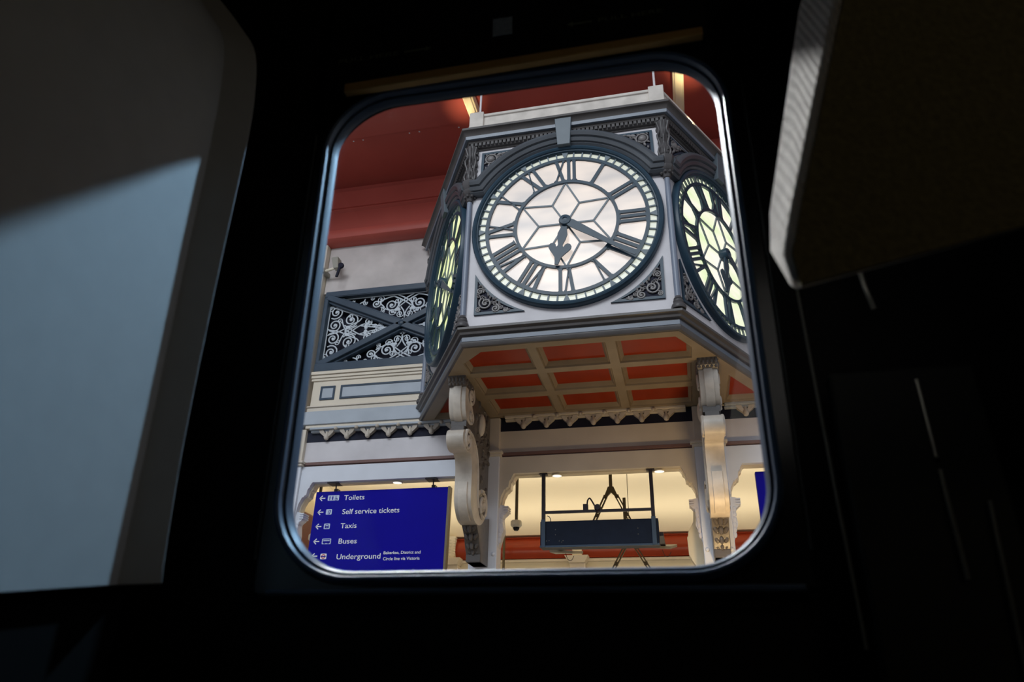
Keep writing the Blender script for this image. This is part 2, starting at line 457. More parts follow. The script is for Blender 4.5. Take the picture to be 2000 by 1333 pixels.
# hands
def hand(poly, ang, y0, y1):
    m = MB().plate(poly, [], y0, y1); a = math.radians(ang)
    m.v = [(x * math.cos(a) + z * math.sin(a), y, -x * math.sin(a) + z * math.cos(a)) for x, y, z in m.v]
    return m
half = [(.017, .02), (.022, .06), (.036, .115), (.030, .160), (.018, .200), (.017, .216), (.027, .226), (.034, .206), (.050, .194), (.070, .198), (.082, .214), (.082, .234),
        (.068, .256), (.046, .282), (.024, .312), (.017, .345), (.013, .372)]
hp = half + [(-x, z) for x, z in reversed(half)]
subpart('hour_hand', hand(hp, 190.3, -.040, -.050), teal, bez)
mh = [(.022, .0), (.032, .06), (.030, .12), (.016, .40), (.011, .56), (.006, .60)]
subpart('minute_hand', hand(mh + [(-x, z) for x, z in reversed(mh)], 126.3, -.054, -.062), teal, bez)
mb = MB().lathe([(.0001, -.004), (.046, -.004), (.046, -.058), (.040, -.068), (.016, -.072), (.014, -.066), (.0001, -.066)], axis='y', n=28)
subpart('hand_boss', mb, teal, bez)
# hood moulding over each dial and its keystone
rh = .766; ak = math.asin(.405 / rh)
path = [(-.728, .405)] + [(rh * math.cos(t), rh * math.sin(t)) for t in [PI - ak - (PI - 2 * ak) * i / 44 for i in range(45)]] + [(.728, .405)]
prof = [(-.066, 0), (-.066, -.04), (-.052, -.055), (-.040, -.048), (-.036, -.062), (-.014, -.072), (.000, -.064), (.006, -.08), (.028, -.09), (.046, -.086), (.062, -.07), (.066, -.055), (.066, 0)]
hood = facepart('arch_hood', sweep(MB(), path, prof), hoodpaint)
mb = MB()
mb.rings([[(-.048, 0, .685), (.048, 0, .685), (.048, -.085, .685), (-.048, -.085, .685)], [(-.064, 0, .925), (.064, 0, .925), (.064, -.11, .925), (-.064, -.11, .925)]])
facepart('keystone', mb, keypaint, bev=.003)
# corner spandrels with carved scrolls
def spandrel(quad):
    up = quad[0] == 'U'
    if up:
        aA, aB = math.atan2(.512, -.66), math.atan2(.768, -.344)
        poly = [(-.66, .768)] + [(p[0], p[1]) for p in arc(0, 0, .842, aB, aA, 14)]
        c = (-.575, .69)
    else:
        aA, aB = math.atan2(-.357, -.662), math.atan2(-.692, -.297)
        if aA < 0: aA += 2 * PI
        if aB < 0: aB += 2 * PI
        poly = [(-.66, -.694)] + arc(0, 0, .753, aB, aA, 14)
        c = (-.575, -.61)
    inn = [(c[0] + (x - c[0]) * .76, c[1] + (z - c[1]) * .76) for x, z in poly]
    back = MB().plate(poly, [], 0, -.004)
    fr = MB().plate(poly, [inn], -.004, -.014)
    orn = MB()
    rnd = random.Random(3 + up)
    if up:
        orn.ball((-.585, -.012, .695), .032, (1, .7, 1), 14)
        orn.tube([(x, -.014, z) for x, z in spiral((-.585, .695), .047, 1.0, -.6, 1, 22, .8)], .0075, 6)
        for (x, z, r, a) in ((-.520, .728, .022, .4), (-.488, .738, .018, .2), (-.455, .748, .013, .1), (-.428, .752, .009, 0),
                             (-.53, .708, .014, 1.0), (-.60, .640, .016, 1.2), (-.624, .612, .012, 1.5), (-.628, .662, .012, .6), (-.556, .742, .010, 0), (-.622, .742, .010, .8), (-.50, .714, .010, .9)):
            orn.ball((x, -.012, z), r, (1.25, .6, .62), 8, Matrix.Rotation(-a, 3, 'Y'))
        orn.tube([(x, -.014, z) for x, z in spiral((-.512, .722), .024, 1.1, 2.5, -1, 16)], .005, 5)
    else:
        for (cx, cz, R, a0, d) in ((-.578, -.605, .050, 2.2, 1), (-.505, -.655, .032, 1.5, -1), (-.620, -.505, .028, -.5, 1), (-.430, -.672, .016, 1.0, -1), (-.628, -.655, .020, 1.0, 1)):
            orn.tube([(x, -.013, z) for x, z in spiral((cx, cz), R, 1.6, a0, d)], .0075 if R > .03 else .006, 6)
            orn.ball((cx, -.012, cz), R * .24, (1, .8, 1), 8)
        for i in range(9):
            t = i / 8
            orn.tube([(a_, -.013, b_) for a_, b_ in spiral((-.632 + .20 * t + rnd.uniform(-.006, .006), -.545 - .12 * t + rnd.uniform(-.008, .008)), .016, 1.1, rnd.uniform(0, 6), 1 if i % 2 else -1, 12)], .005, 5)
        for i in range(16):
            t = i / 15; x = -.628 + .21 * t; z = -.46 - .21 * min(1, t * 1.15) + rnd.uniform(-.012, .012)
            orn.ball((x + rnd.uniform(-.008, .012), -.012, z), .013, (1.3, .7, .6), 7, Matrix.Rotation(rnd.uniform(0, 3), 3, 'Y'))
    if quad[1] == 'R':
        for q in (back, fr, orn): q.mirror_x()
    o = facepart('spandrel_frame', fr, teal)
    subpart('spandrel_backing', back, void, o)
    subpart('scroll_carving', orn, carvem, o)
for q in ('UL', 'UR', 'LL', 'LR'): spandrel(q)
# slim columns on the case's corners: shaft > base, capital, console
def corner_column(i):
    px, py, _ = hexpts(.012, 0, 1.27)[i]
    c = (px, py, 0)
    sh = MB().lathe([(.021, -.72), (.0225, -.3), (.020, .33)], c, n=16).build('corner_column', colblue, clock)
    MB().lathe([(.046, -.79), (.050, -.775), (.044, -.757), (.030, -.745), (.034, -.735), (.034, -.727), (.026, -.718), (.030, -.712), (.023, -.70), (.020, -.69)], c, n=20).build('column_base', darkslate, sh)
    mb = MB().lathe([(.020, .29), (.028, .297), (.024, .305), (.032, .330), (.044, .346), (.030, .35), (.040, .352), (.058, .372), (.060, .388), (.050, .40), (.066, .43), (.070, .455), (.072, .47), (.03, .472)], c, n=8)
    for k in range(7):
        a = k * 2 * PI / 7
        mb.ball((c[0] + .038 * math.cos(a), c[1] + .038 * math.sin(a), .335), .013, (1, 1, 1), 7)
    mb.build('column_capital', darkslate, sh)
    mb = MB().lathe([(.034, .47), (.052, .50), (.046, .56), (.036, .62), (.034, .69), (.042, .75), (.05, .79), (.05, .815)], c, n=10)
    rnd = random.Random(i)
    for k in range(26):
        a = rnd.uniform(0, 2 * PI); z = .49 + .31 * k / 25; r = .042 if z < .56 or z > .72 else .036
        mb.ball((c[0] + r * math.cos(a), c[1] + r * math.sin(a), z), .017, (.8, .8, 1.3), 7)
    for a in (-PI * .75, -PI * .25, -PI * .5):
        mb.tube([(c[0] + math.cos(a) * (.05 + .012 * math.sin(z * 14)), c[1] + math.sin(a) * (.05 + .012 * math.sin(z * 14)), .48 + .32 * z) for z in [j / 10 for j in range(11)]], .008, 6)
    mb.build('leaf_console', darkslate, sh)
for i in range(4): corner_column(i)
# coffered soffit
hp4 = hexpts(-.012, 0, WY)
outer = [(p[0], p[1]) for p in hp4]
XS = [(-.765, -.33), (-.203, .205), (.34, .77)]; YS = [(.12, .40), (.545, .815), (.972, 1.252)]
reds = []
for i, (x0, x1) in enumerate(XS):
    for j, (y0, y1) in enumerate(YS):
        if j == 0 and i == 0: reds.append([(x0, y1), (x0, .27), (-.612, y0), (x1, y0), (x1, y1)])
        elif j == 0 and i == 2: reds.append([(x1, y1), (x0, y1), (x0, y0), (.685, y0), (x1, .27)])
        else: reds.append([(x0, y0), (x1, y0), (x1, y1), (x0, y1)])
reds.append([(1.085, .865), (1.30, 1.252), (1.085, 1.252)]); reds.append([(-1.085, .865), (-1.085, 1.252), (-1.30, 1.252)])
def grow(P, d):
    n = len(P); A = sum(P[i][0] * P[(i + 1) % n][1] - P[(i + 1) % n][0] * P[i][1] for i in range(n)); sg = 1 if A > 0 else -1
    out = []
    for i in range(n):
        p = Vector(P[i]); a = (p - Vector(P[i - 1])).normalized(); b = (Vector(P[(i + 1) % n]) - p).normalized()
        n1 = Vector((a.y, -a.x)) * sg; n2 = Vector((b.y, -b.x)) * sg; m = (n1 + n2).normalized(); m = m / max(.35, m.dot(n1))
        out.append((p.x + m.x * d, p.y + m.y * d))
    return out
holes = [grow(r, .034) for r in reds]
soff = MB().plate(outer, holes, -.936, -.925, 'xy')
for r, h in zip(reds, holes):
    m1 = grow(r, .022)
    soff.rings([[(x, y, -.936) for x, y in h], [(x, y, -.921) for x, y in grow(r, .030)], [(x, y, -.926) for x, y in m1], [(x, y, -.893) for x, y in r]], False, False)
soff = soff.build('coffered_soffit', stone, clock)
for r in reds:
    MB().plate(grow(r, .002), [], -.8945, -.888, 'xy').build('coffer_panel', redpanel, soff)

# ================================================================== SCROLL BRACKETS
def bracket(x, label):
    t = thing('scroll_bracket', (x, 1.0, -2.2), label, 'bracket', 'scroll brackets under the clock')
    w = .064
    up = crom([(.50, -.985), (.484, -1.05), (.487, -1.13), (.512, -1.205), (.555, -1.245), (.615, -1.258), (.675, -1.245), (.715, -1.205), (.722, -1.155), (.69, -1.115), (.672, -1.09),
               (.708, -1.055), (.722, -1.01), (.70, -.972), (.64, -.955), (.56, -.958)], 5, True)
    a = MB().plate(up, [], x - w, x + w, 'yz')
    for s in (-1, 1):
        for (c, R, a0, d) in (((.625, -1.035), .075, 1.6, -1), ((.645, -1.195), .048, -1.6, 1)):
            a.tube([(x + s * (w + .002), p[0], p[1]) for p in spiral(c, R, 1.7, a0, d * 1)], .013, 6)
            a.ball((x + s * w, c[0], c[1]), R * .3, (.6, 1, 1), 10)
    b = a.build('upper_scroll', bracketpaint, t, bev=.004)
    for s in (-1, 1):
        for (c, R) in (((.625, -1.035), .066), ((.645, -1.195), .040)):
            tag(MB().lathe([(.0001, -.003), (R, -.003), (R, .003), (.0001, .003)], (x + s * (w - .001), c[0], c[1]), 'x', 24).build('volute_shade', pendantm, b), 'dark disc painted as shade in the volute')  # dark disc paints the shade of a hollow volute
    fr = grow(up, .012)
    MB().plate([p for p in fr if p[0] < .60 and p[1] < -.97], [], x - .030, x + .030, 'yz').build('front_rib', bracketpaint, b, bev=.003)
    # leaf capital under the soffit
    mb = MB().plate([(.44, -.936), (.455, -.985), (.49, -1.01), (.66, -1.0), (.68, -.936)], [], x - .068, x + .068, 'yz')
    for k in range(5):
        xx = x - .056 + .028 * k
        mb.ball((xx, .452, -.957), .017, (.8, .9, 1.5), 8); mb.ball((xx, .468, -.988), .015, (.8, .9, 1.1), 8)
    for s in (-1, 1):
        for k in range(4): mb.ball((x + s * .068, .49 + .05 * k, -.972), .018, (.7, 1, 1.4), 8)
    mb.build('leaf_capital', pendantm, t)
    # fillet block between the scrolls
    MB().box(x - .060, x + .060, .555, .80, -1.298, -1.25).box(x - .048, x + .048, .535, .80, -1.335, -1.295).build('fillet_block', slate, t, bev=.002)
    lo = crom([(.57, -1.327), (.505, -1.342), (.478, -1.385), (.487, -1.435), (.535, -1.474), (.60, -1.478), (.67, -1.466), (.718, -1.50), (.742, -1.57), (.747, -1.66), (.748, -1.76), (.775, -1.84),
               (.86, -1.912), (.98, -1.925), (1.09, -1.89), (1.17, -1.82), (1.197, -1.73), (1.17, -1.655), (1.09, -1.63), (1.0, -1.655), (.95, -1.66), (.942, -1.58), (.918, -1.455), (.86, -1.37), (.765, -1.305), (.66, -1.298)], 5, True)
    a = MB().plate(lo, [], x - w, x + w, 'yz')
    for s in (-1, 1):
        a.tube([(x + s * (w + .002), p[0], p[1]) for p in spiral((.60, -1.395), .082, 1.5, 1.2, 1)], .014, 6)
        a.tube([(x + s * (w + .002), p[0], p[1]) for p in spiral((1.06, -1.765), .115, 1.7, 2.0, -1)], .018, 6)
        a.tube([(x + s * (w + .002), p[0], p[1]) for p in crom([(.66, -1.31), (.80, -1.36), (.885, -1.47), (.915, -1.60), (.925, -1.72), (.96, -1.80)], 5)], .009, 6)
        a.ball((x + s * w, .60, -1.395), .028, (.6, 1, 1), 10); a.ball((x + s * w, 1.06, -1.765), .036, (.6, 1, 1), 10)
    lowr = a.build('lower_scroll', bracketpaint, t, bev=.004)
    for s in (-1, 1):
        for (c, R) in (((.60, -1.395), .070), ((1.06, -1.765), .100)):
            tag(MB().lathe([(.0001, -.003), (R, -.003), (R, .003), (.0001, .003)], (x + s * (w - .001), c[0], c[1]), 'x', 24).build('volute_shade', pendantm, lowr), 'dark disc painted as shade in the volute')  # shade inside the volutes painted as dark discs
    st = [p for p in grow(lo, .014) if p[0] < .90 and -1.93 < p[1] < -1.655]
    MB().plate(st + [(.95, -1.90), (.95, -1.66)], [], x - .036, x + .036, 'yz').build('front_rib', bracketpaint, lowr, bev=.003)
    # pierced dark foliage web against the wall
    web = crom([(.62, -.945), (.72, -1.08), (.74, -1.2), (.80, -1.30), (.92, -1.44), (.96, -1.62), (1.10, -1.64), (1.2, -1.7)], 4) + [(1.322, -1.7), (1.322, -.945)]
    wb = MB().plate(web, [], x - .034, x + .034, 'yz').build('foliage_web', pendantm, t)
    mb = MB().plate([(q[0] + .02, q[1] - .01) for q in web[:-2]] + [(1.31, -1.69), (1.31, -.96)], [], x - .037, x + .037, 'yz'); rnd = random.Random(5)
    for s in (-1, 1):
        for k in range(46):
            yy = rnd.uniform(.80, 1.29); zz = rnd.uniform(-1.6, -.96)
            if zz < -1.0 - 1.35 * (yy - .62) - .05 and yy < .95: continue
            mb.ball((x + s * .036, yy, zz), .030, (.6, 1.25, .6), 8, Matrix.Rotation(rnd.uniform(0, 3), 3, 'X'))
    mb.build('leaf_carving', pendantm, wb)
    mb = MB()
    for s in (-1, 1):
        mb.ball((x + s * .05, .99, -1.13), .10, (.35, .42, .95), 12)
    tag(mb.build('oval_boss', creamdark, wb), 'pale oval boss')
    # hanging leaf pendant at the foot
    pf = [(.935, -1.905), (.985, -1.95), (1.03, -1.99), (1.06, -2.05), (1.108, -2.115), (1.112, -2.17), (1.32, -2.17), (1.32, -1.80), (1.05, -1.87)]
    pd = MB().plate(pf, [], x - .058, x + .058, 'yz').build('leaf_pendant', pendantm, t, bev=.004)
    mb = MB()
    for (yy, zz, r) in ((.975, -1.945, .034), (1.02, -2.0, .030), (1.06, -2.06, .026), (1.095, -2.10, .02)):
        for s in (-1, 0, 1):
            mb.ball((x + s * .034, yy + abs(s) * .012, zz + abs(s) * .006), r, (.62, .7, 1.15), 9, Matrix.Rotation(.5 * s, 3, 'Y'))
    mb.build('acanthus_leaf', pendantm, pd)
    MB().box(x - .056, x + .056, 1.10, 1.31, -2.17, -2.115).build('pendant_block', slate, pd, bev=.003)
bracket(-.905, 'white scroll bracket under the left corner of the clock, beside the blue direction sign')
bracket(.905, 'white scroll bracket under the right corner of the clock, glowing warm near its foot')

# ================================================================== FACADE
BAY = 1.79; FLOOR = -4.42
for k, lab in ((-1.5, 'white iron post at the far left of the facade, left of the blue direction sign'), (-.5, 'white iron post behind the left scroll bracket'),
               (.5, 'white iron post behind the right scroll bracket'), (1.5, 'white iron post beyond the right edge of the carriage window')):
    x = k * BAY
    t = thing('iron_post', (x, 1.42, FLOOR), lab, 'post', 'iron posts of the facade')
    MB().box(x - .113, x + .113, 1.325, 1.47, FLOOR, -1.28).build('shaft', bluewhite, t, bev=.006)
    MB().box(x - .128, x + .128, 1.305, 1.47, -1.283, -1.262).box(x - .140, x + .140, 1.290, 1.47, -1.262, -1.242).build('cap_moulding', creamdark, t, bev=.003)
    MB().box(x - .104, x + .104, 1.335, 1.47, -1.242, -.94).build('upper_block', creamdark, t, bev=.003)
    for s in (-1, 1):
        MB().ball((x + s * .086, 1.325, -2.072), .017, (1, .7, 1), 10).build('rivet', bluewhite, t)
# per bay: frieze, brown strip, arched spandrel, drop moulding
tn = 0
for b, nm in ((-1, 'left'), (0, 'middle'), (1, 'right')):
    x = b * BAY
    o = MB().box(x - .795, x + .795, 1.375, 1.50, -1.25, -1.04).build('trim_%d' % (tn + 1), creamdark if b == 0 else white, bev=.002)  # darker cream in the middle bay stands for the clock's shade
    struct(o, 'plain frieze beam below the drop moulding of the %s bay' % nm, 'beam')
    o = MB().box(x - .79, x + .79, 1.345, 1.50, -1.272, -1.246).box(x - .79, x + .79, 1.36, 1.50, -1.285, -1.272).build('trim_%d' % (tn + 2), brownred, bev=.002)
    struct(o, 'thin brown moulding strip along the %s bay' % nm, 'moulding'); tn += 2
    edge = [(-.783, -1.70), (-.776, -1.672), (-.766, -1.610), (-.740, -1.556), (-.726, -1.551), (-.722, -1.541), (-.706, -1.532), (-.700, -1.487), (-.684, -1.470), (-.682, -1.455), (-.663, -1.425)]
    poly = [(-.781, -1.283), (-.781, -1.70)] + edge[1:] + [(-p[0], p[1]) for p in reversed(edge[1:])] + [(.781, -1.70), (.781, -1.283)]
    t = thing('arch_panel', (x, 1.42, -1.70), 'glossy painted arch panel with stepped corners spanning the %s bay' % nm, 'arch')
    MB().plate([(x + p[0], p[1]) for p in poly], [], 1.352, 1.40).build('arch_face', creamdark if b == 0 else bluewhite, t, bev=.006)  # middle arch coloured darker for the shade under the clock
    poly2 = [(-.781, -1.283), (-.781, -1.712)] + [(p[0] + .010 * (1 if p[0] > -.7 else .8), p[1] - .009) for p in edge[1:]] + [(-p[0] - .010 * (1 if p[0] > -.7 else .8), p[1] - .009) for p in reversed(edge[1:])] + [(.781, -1.712), (.781, -1.283)]
    MB().plate([(x + p[0], p[1]) for p in poly2], [], 1.40, 1.475).build('arch_lining', archgloss, t, bev=.006)
    for s in (-1, 1):
        cb = MB()
        prof = crom([(.782, -1.675), (.735, -1.685), (.713, -1.712), (.722, -1.745), (.752, -1.775), (.748, -1.83), (.742, -1.88), (.756, -1.92), (.770, -1.97), (.783, -2.02)], 4)
        cb.plate([(x + s * q[0], q[1]) for q in prof], [], 1.37, 1.455)
        for k in range(6): cb.ball((x + s * (.757 + .003 * k), 1.372, -1.77 - .038 * k), .02, (.8, .6, 1.2), 8)
        for dz in (0, .018, .036): cb.box(x + s * .725 - .018, x + s * .725 + .018, 1.362, 1.46, -1.735 + dz, -1.724 + dz)
        cb.build('leaf_corbel', white if b == 0 else bluewhite, t)
    # drop moulding
    t = thing('drop_moulding', (x, 1.36, -1.045), 'row of carved white drops on a dark strip across the %s bay' % nm, 'moulding')
    MB().box(x - .79, x + .79, 1.372, 1.50, -1.052, -.945).build('dark_strip', void, t)
    MB().box(x - .745, x + .745, 1.305, 1.38, -.955, -.936).box(x - .745, x + .745, 1.338, 1.38, -.972, -.955).build('rail', creamdark if b == 0 else greyledge, t, bev=.003)
    for k in range(-3, 4):
        cx = x + .196 * k
        d = MB()
        for sg in (-1, 1):                          # two curved arms meeting in a hanging drop
            d.rings([[(cx + sg * a0, y0_, z0), (cx + sg * a1, y0_, z0), (cx + sg * a1, 1.372, z0), (cx + sg * a0, 1.372, z0)] for a0, a1, z0, y0_ in
                     ((.030, .072, -.958, 1.325), (.018, .062, -.982, 1.33), (.004, .036, -1.004, 1.335), (.0, .020, -1.018, 1.335))])
        d.lathe([(.002, -1.050), (.017, -1.042), (.024, -1.026), (.022, -1.010), (.014, -.992), (.012, -.97)], (cx, 1.342, 0), n=12)
        d.build('drop', dropm, t)
        if k < 3: MB().ball((cx + .098, 1.305, -.957), .018, (1, 1, .9), 10).build('knob', dropm, t)
# wall above the side bays: plaster, lattice, cream panel beam, ledge
for b, nm in ((-1, 'left'), (1, 'right')):
    x = b * BAY; s = -b
    o = MB().box(x - .868, x + .868, 1.40, 1.56, .515, 1.10).build('wall_%s' % nm, plaster)
    struct(o, 'off-white plaster wall between the lattice and the red ceiling, %s of the clock' % nm, 'wall')
    o = MB().box(x - .82, x + .82, 1.50, 1.56, -.95, .52).build('wall_%s_recess' % nm, void)
    struct(o, 'dark recess behind the %s filigree lattice' % nm, 'wall')
    # lattice
    t = thing('lattice_panel', (x, 1.42, -.36), 'navy X-braced iron lattice with white filigree scrolls, %s of the clock' % nm, 'lattice')
    fr = MB().box(x - .826, x + .826, 1.36, 1.46, .448, .512).box(x - .826, x + .826, 1.352, 1.46, -.362, -.275)
    fr.box(x - .826, x - .79, 1.36, 1.46, -.275, .448).box(x + .79, x + .826, 1.36, 1.46, -.275, .448)
    fr.build('frame', navyiron, t, bev=.006)
    for k in (-1, 1):
        m = MB()
        for (wd, y0, y1) in ((.104, 1.385, 1.45), (.060, 1.355, 1.40)):
            bar2(m, (x - k * .80, .455), (x + k * .80, -.285), wd, y0, y1)
        m.build('diagonal_brace', navyiron, t, bev=.005)
    MB().ball((x, 1.357, .085), .03, (1, .5, 1), 10).build('centre_boss', navyiron, t)
    fy = 1.425
    def filigree(A, B, Cc, items, lines):
        A, B, Cc = Vector(A), Vector(B), Vector(Cc); M = (A + B) / 2; H = (B - A) / 2
        T = lambda u, v: tuple(M + H * (u * (1 - v)) + (Cc - M) * v)
        g = MB()
        for (p, q) in ((A, B), (B, Cc), (Cc, A)): g.tube([(p.x, fy, p.y), (q.x, fy, q.y)], .007, 5, flat=.5)
        cr = H.x * (Cc - M).y - H.y * (Cc - M).x; sg = 1 if cr > 0 else -1
        base = math.atan2((Cc - M).y, (Cc - M).x)
        for (u, v, R, tn_, a0) in items:
            for sd in ((-1, 1) if u else (1,)):
                c = T(sd * u, v)
                g.tube([(p[0], fy, p[1]) for p in spiral(c, R, tn_, base + sd * sg * a0, -sd * sg)], .0072 if R > .04 else .0052, 6, flat=.7)
                g.ball((c[0], fy, c[1]), R * .20, (1, .5, 1), 8)
        for L in lines:
            for sd in (-1, 1):
                P = crom([T(sd * u, v) for u, v in L], 5)
                g.tube([(p[0], fy, p[1]) for p in P], .0068, 6, flat=.7)
        for sd in (-1, 1):
            c = T(sd * .28, .60)
            for da in (-.7, 0, .7):
                g.ball((c[0] + .022 * math.cos(base + PI + da * sd), fy, c[1] + .022 * math.sin(base + PI + da * sd)), .018, (1, .4, 1), 7)
        return g
    side_items = [(.50, .17, .030, 1.2, 1.0), (.16, .30, .035, 1.3, 2.4), (.30, .70, .030, 1.3, 1.2), (.82, .32, .030, 1.2, 1.6), (.28, .10, .072, 1.7, 2.6), (.84, .10, .075, 1.7, 2.2), (.62, .34, .082, 1.8, 2.0), (.95, .02, .035, 1.3, 2.5), (.72, .60, .045, 1.5, 1.4), (.6, .78, .024, 1.3, 1.4)]
    side_lines = [[(-.10, .02), (.0, .18), (.35, .36), (.62, .46), (.93, .50)], [(-.30, .25), (.0, .38), (.35, .50), (.8, .66)], [(.55, .20), (.25, .24), (.0, .30), (-.3, .44)],
                  [(.30, .50), (.22, .66), (.10, .80), (.0, .97)], [(.5, .56), (.45, .7), (.3, .84)]]
    flat_items = [(.16, .22, .035, 1.3, 2.4), (.20, .90, .016, 1.1, 1.2), (.55, .06, .022, 1.2, 2.0), (.90, .10, .016, 1.2, 2.0), (.62, .46, .024, 1.2, 1.4), (.32, .36, .072, 1.8, 2.2), (.60, .26, .048, 1.6, 2.2), (.48, .60, .040, 1.5, 1.5), (.78, .20, .026, 1.4, 2.0), (.24, .70, .038, 1.5, 1.2), (.76, .55, .022, 1.3, 1.4), (.44, .12, .040, 1.4, 2.6)]
    flat_lines = [[(-.12, .02), (.0, .16), (.14, .34), (.20, .55), (.30, .80)], [(.12, .45), (.04, .62), (.0, .85)], [(.20, .05), (.32, .10), (.50, .22), (.55, .42), (.72, .56)], [(.66, .05), (.75, .14), (.88, .2)],
                  [(-.25, .50), (-.08, .36), (.05, .22), (.2, .04)], [(.38, .66), (.55, .5), (.62, .40)]]
    zt, zb, xl = .444, -.271, .786
    for sgn in (-1, 1):
        filigree((x + sgn * xl, zb + .07), (x + sgn * xl, zt - .07), (x + sgn * .085, .087), side_items, side_lines).build('filigree_scrolls', filim, t)
    filigree((x - .68, zt), (x + .68, zt), (x, .128), flat_items, flat_lines).build('filigree_scrolls', filim, t)
    filigree((x - .68, zb), (x + .68, zb), (x, .046), flat_items, flat_lines).build('filigree_scrolls', filim, t)
    # cream panelled beam
    t = thing('panelled_beam', (x, 1.42, -.775), 'cream beam with inset grey panels below the %s lattice' % nm, 'beam')
    MB().box(x - .82, x + .82, 1.385, 1.50, -.776, -.36).build('face', cream, t)
    MB().box(x - .84, x + .84, 1.345, 1.40, -.395, -.363).box(x - .84, x + .84, 1.36, 1.40, -.425, -.395).box(x - .84, x + .84, 1.372, 1.40, -.45, -.425).build('top_moulding', cream, t, bev=.004)
    MB().box(x - .84, x + .84, 1.362, 1.40, -.715, -.703).box(x - .84, x + .84, 1.375, 1.40, -.776, -.715).build('lower_step', creamdark, t, bev=.002)
    for (x0, x1) in ((x - .735, x - .590), (x - .535, x + .535), (x + .590, x + .735)):
        MB().plate([(x0, -.642), (x1, -.642), (x1, -.506), (x0, -.506)], [[(x0 + .018, -.624), (x1 - .018, -.624), (x1 - .018, -.524), (x0 + .018, -.524)]], 1.376, 1.388).build('panel_border', navyiron, t)
        MB().box(x0 + .018, x1 - .018, 1.381, 1.386, -.624, -.524).build('panel_field', greyledge, t)
    o = MB().box(x - .86, x + .86, 1.31, 1.50, -.905, -.778).build('trim_%d' % (tn + 1), greyledge, bev=.004)
    struct(o, 'blue-grey ledge above the drop moulding, %s of the clock' % nm, 'ledge')
    o = MB().box(x - .80, x + .80, 1.325, 1.50, -.936, -.904).build('trim_%d' % (tn + 2), cream, bev=.004); tn += 2
    struct(o, 'thin cream moulding under the grey ledge, %s of the clock' % nm, 'moulding')
for k, lab in ((-1.5, 'far left'), (1.5, 'far right')):
    x = k * BAY
    e_ = .1 if k < 0 else -.1
    x0_, x1_ = sorted((x + .022 * (1 if k < 0 else -1), x - e_))
    o = MB().box(x0_, x1_, 1.33, 1.50, -.94, 1.06).build('pilaster', cream, bev=.004)
    tag(o, 'narrow cream pilaster at the %s end of the lattice' % lab, 'pilaster')
# solid core of the wall behind the clock
o = MB().box(-1.0, 1.0, 1.42, 1.62, -.95, 1.10).build('wall_back', plaster); struct(o, 'plaster wall behind the clock', 'wall')
for s, nm in ((-1, 'left'), (1, 'right')):
    o = MB().box(s * 2.72 if s > 0 else -6, 6 if s > 0 else -2.72, 1.42, 1.62, -1.30, 1.10).build('wall_%s_outer' % nm, plaster); struct(o, 'outer facade wall on the %s' % nm, 'wall')

# ------------------------------------------------------------------ red platform ceiling
prof = [(1.62, 1.06), (1.36, 1.058), (1.31, 1.068), (1.275, 1.095), (1.262, 1.14), (1.275, 1.19), (1.31, 1.215), (1.345, 1.222), (1.345, 1.46), (1.318, 1.478), (1.318, 1.490), (1.30, 1.492), (1.30, 1.700), (1.36, 1.712),
        (1.36, 1.80), (.655, 1.80), (.655, 1.788), (-.42, 1.788), (-.42, 2.0), (1.62, 2.0)]
mb = MB().rings([[(-6, y, z) for y, z in prof], [(6, y, z) for y, z in prof]])
o = mb.build('ceiling', redceil); struct(o, 'dark red painted ceiling and stepped cove above the facade', 'ceiling')
for k, lab in ((-.511, 'above the left shoulder of the clock'), (.511, 'above the right shoulder of the clock')):
    x = k * BAY
    o = MB().box(x - .046, x + .046, -.42, 1.34, 1.70, 1.80).box(x - .030, x + .030, -.42, 1.34, 1.685, 1.702).build('ceiling_rib', ribm, bev=.004)
    tag(o, 'cream rib crossing the red ceiling ' + lab, 'rib', 'cream ceiling ribs')
for (x, y) in ((-2.20, .70), (-2.10, .70), (-1.62, .70), (-1.52, .70), (-1.13, .72), (1.22, .50)):
    o = MB().ball((x, y, 1.80 if y > .655 else 1.788), .009, (1, 1, .7), 8).build('ceiling_stud', white)
    tag(o, 'tiny pale stud on the red ceiling', 'stud', 'pale studs on the red ceiling')

# ------------------------------------------------------------------ floodlight camera on the left wall
t = thing('wall_camera', (-2.62, 1.33, .66), 'small grey security camera on a white arm on the plaster wall left of the clock', 'camera')
MB().box(-2.655, -2.625, 1.27, 1.40, .70, .745).build('wall_plate', greyplastic, t, bev=.003)
MB().tube([(-2.63, 1.30, .722), (-2.485, 1.27, .728)], .014, 10).build('arm', paleplastic, t)
MB().rings([[(-2.550, 1.235, .832), (-2.478, 1.235, .838), (-2.478, 1.32, .838), (-2.550, 1.32, .832)], [(-2.520, 1.25, .715), (-2.468, 1.25, .715), (-2.468, 1.31, .715), (-2.520, 1.31, .715)]]).build('housing', greyplastic, t, bev=.004)
MB().lathe([(.0001, -.012), (.030, -.012), (.033, 0), (.030, .012), (.0001, .012)], (-2.448, 1.265, .742), 'y', 20).build('lens_ring', void, t)
MB().rings([[(-2.460, 1.25, .735), (-2.440, 1.25, .735), (-2.440, 1.27, .735), (-2.460, 1.27, .735)], [(-2.486, 1.25, .615), (-2.464, 1.25, .615), (-2.464, 1.27, .615), (-2.486, 1.27, .615)]]).build('strap', void, t)

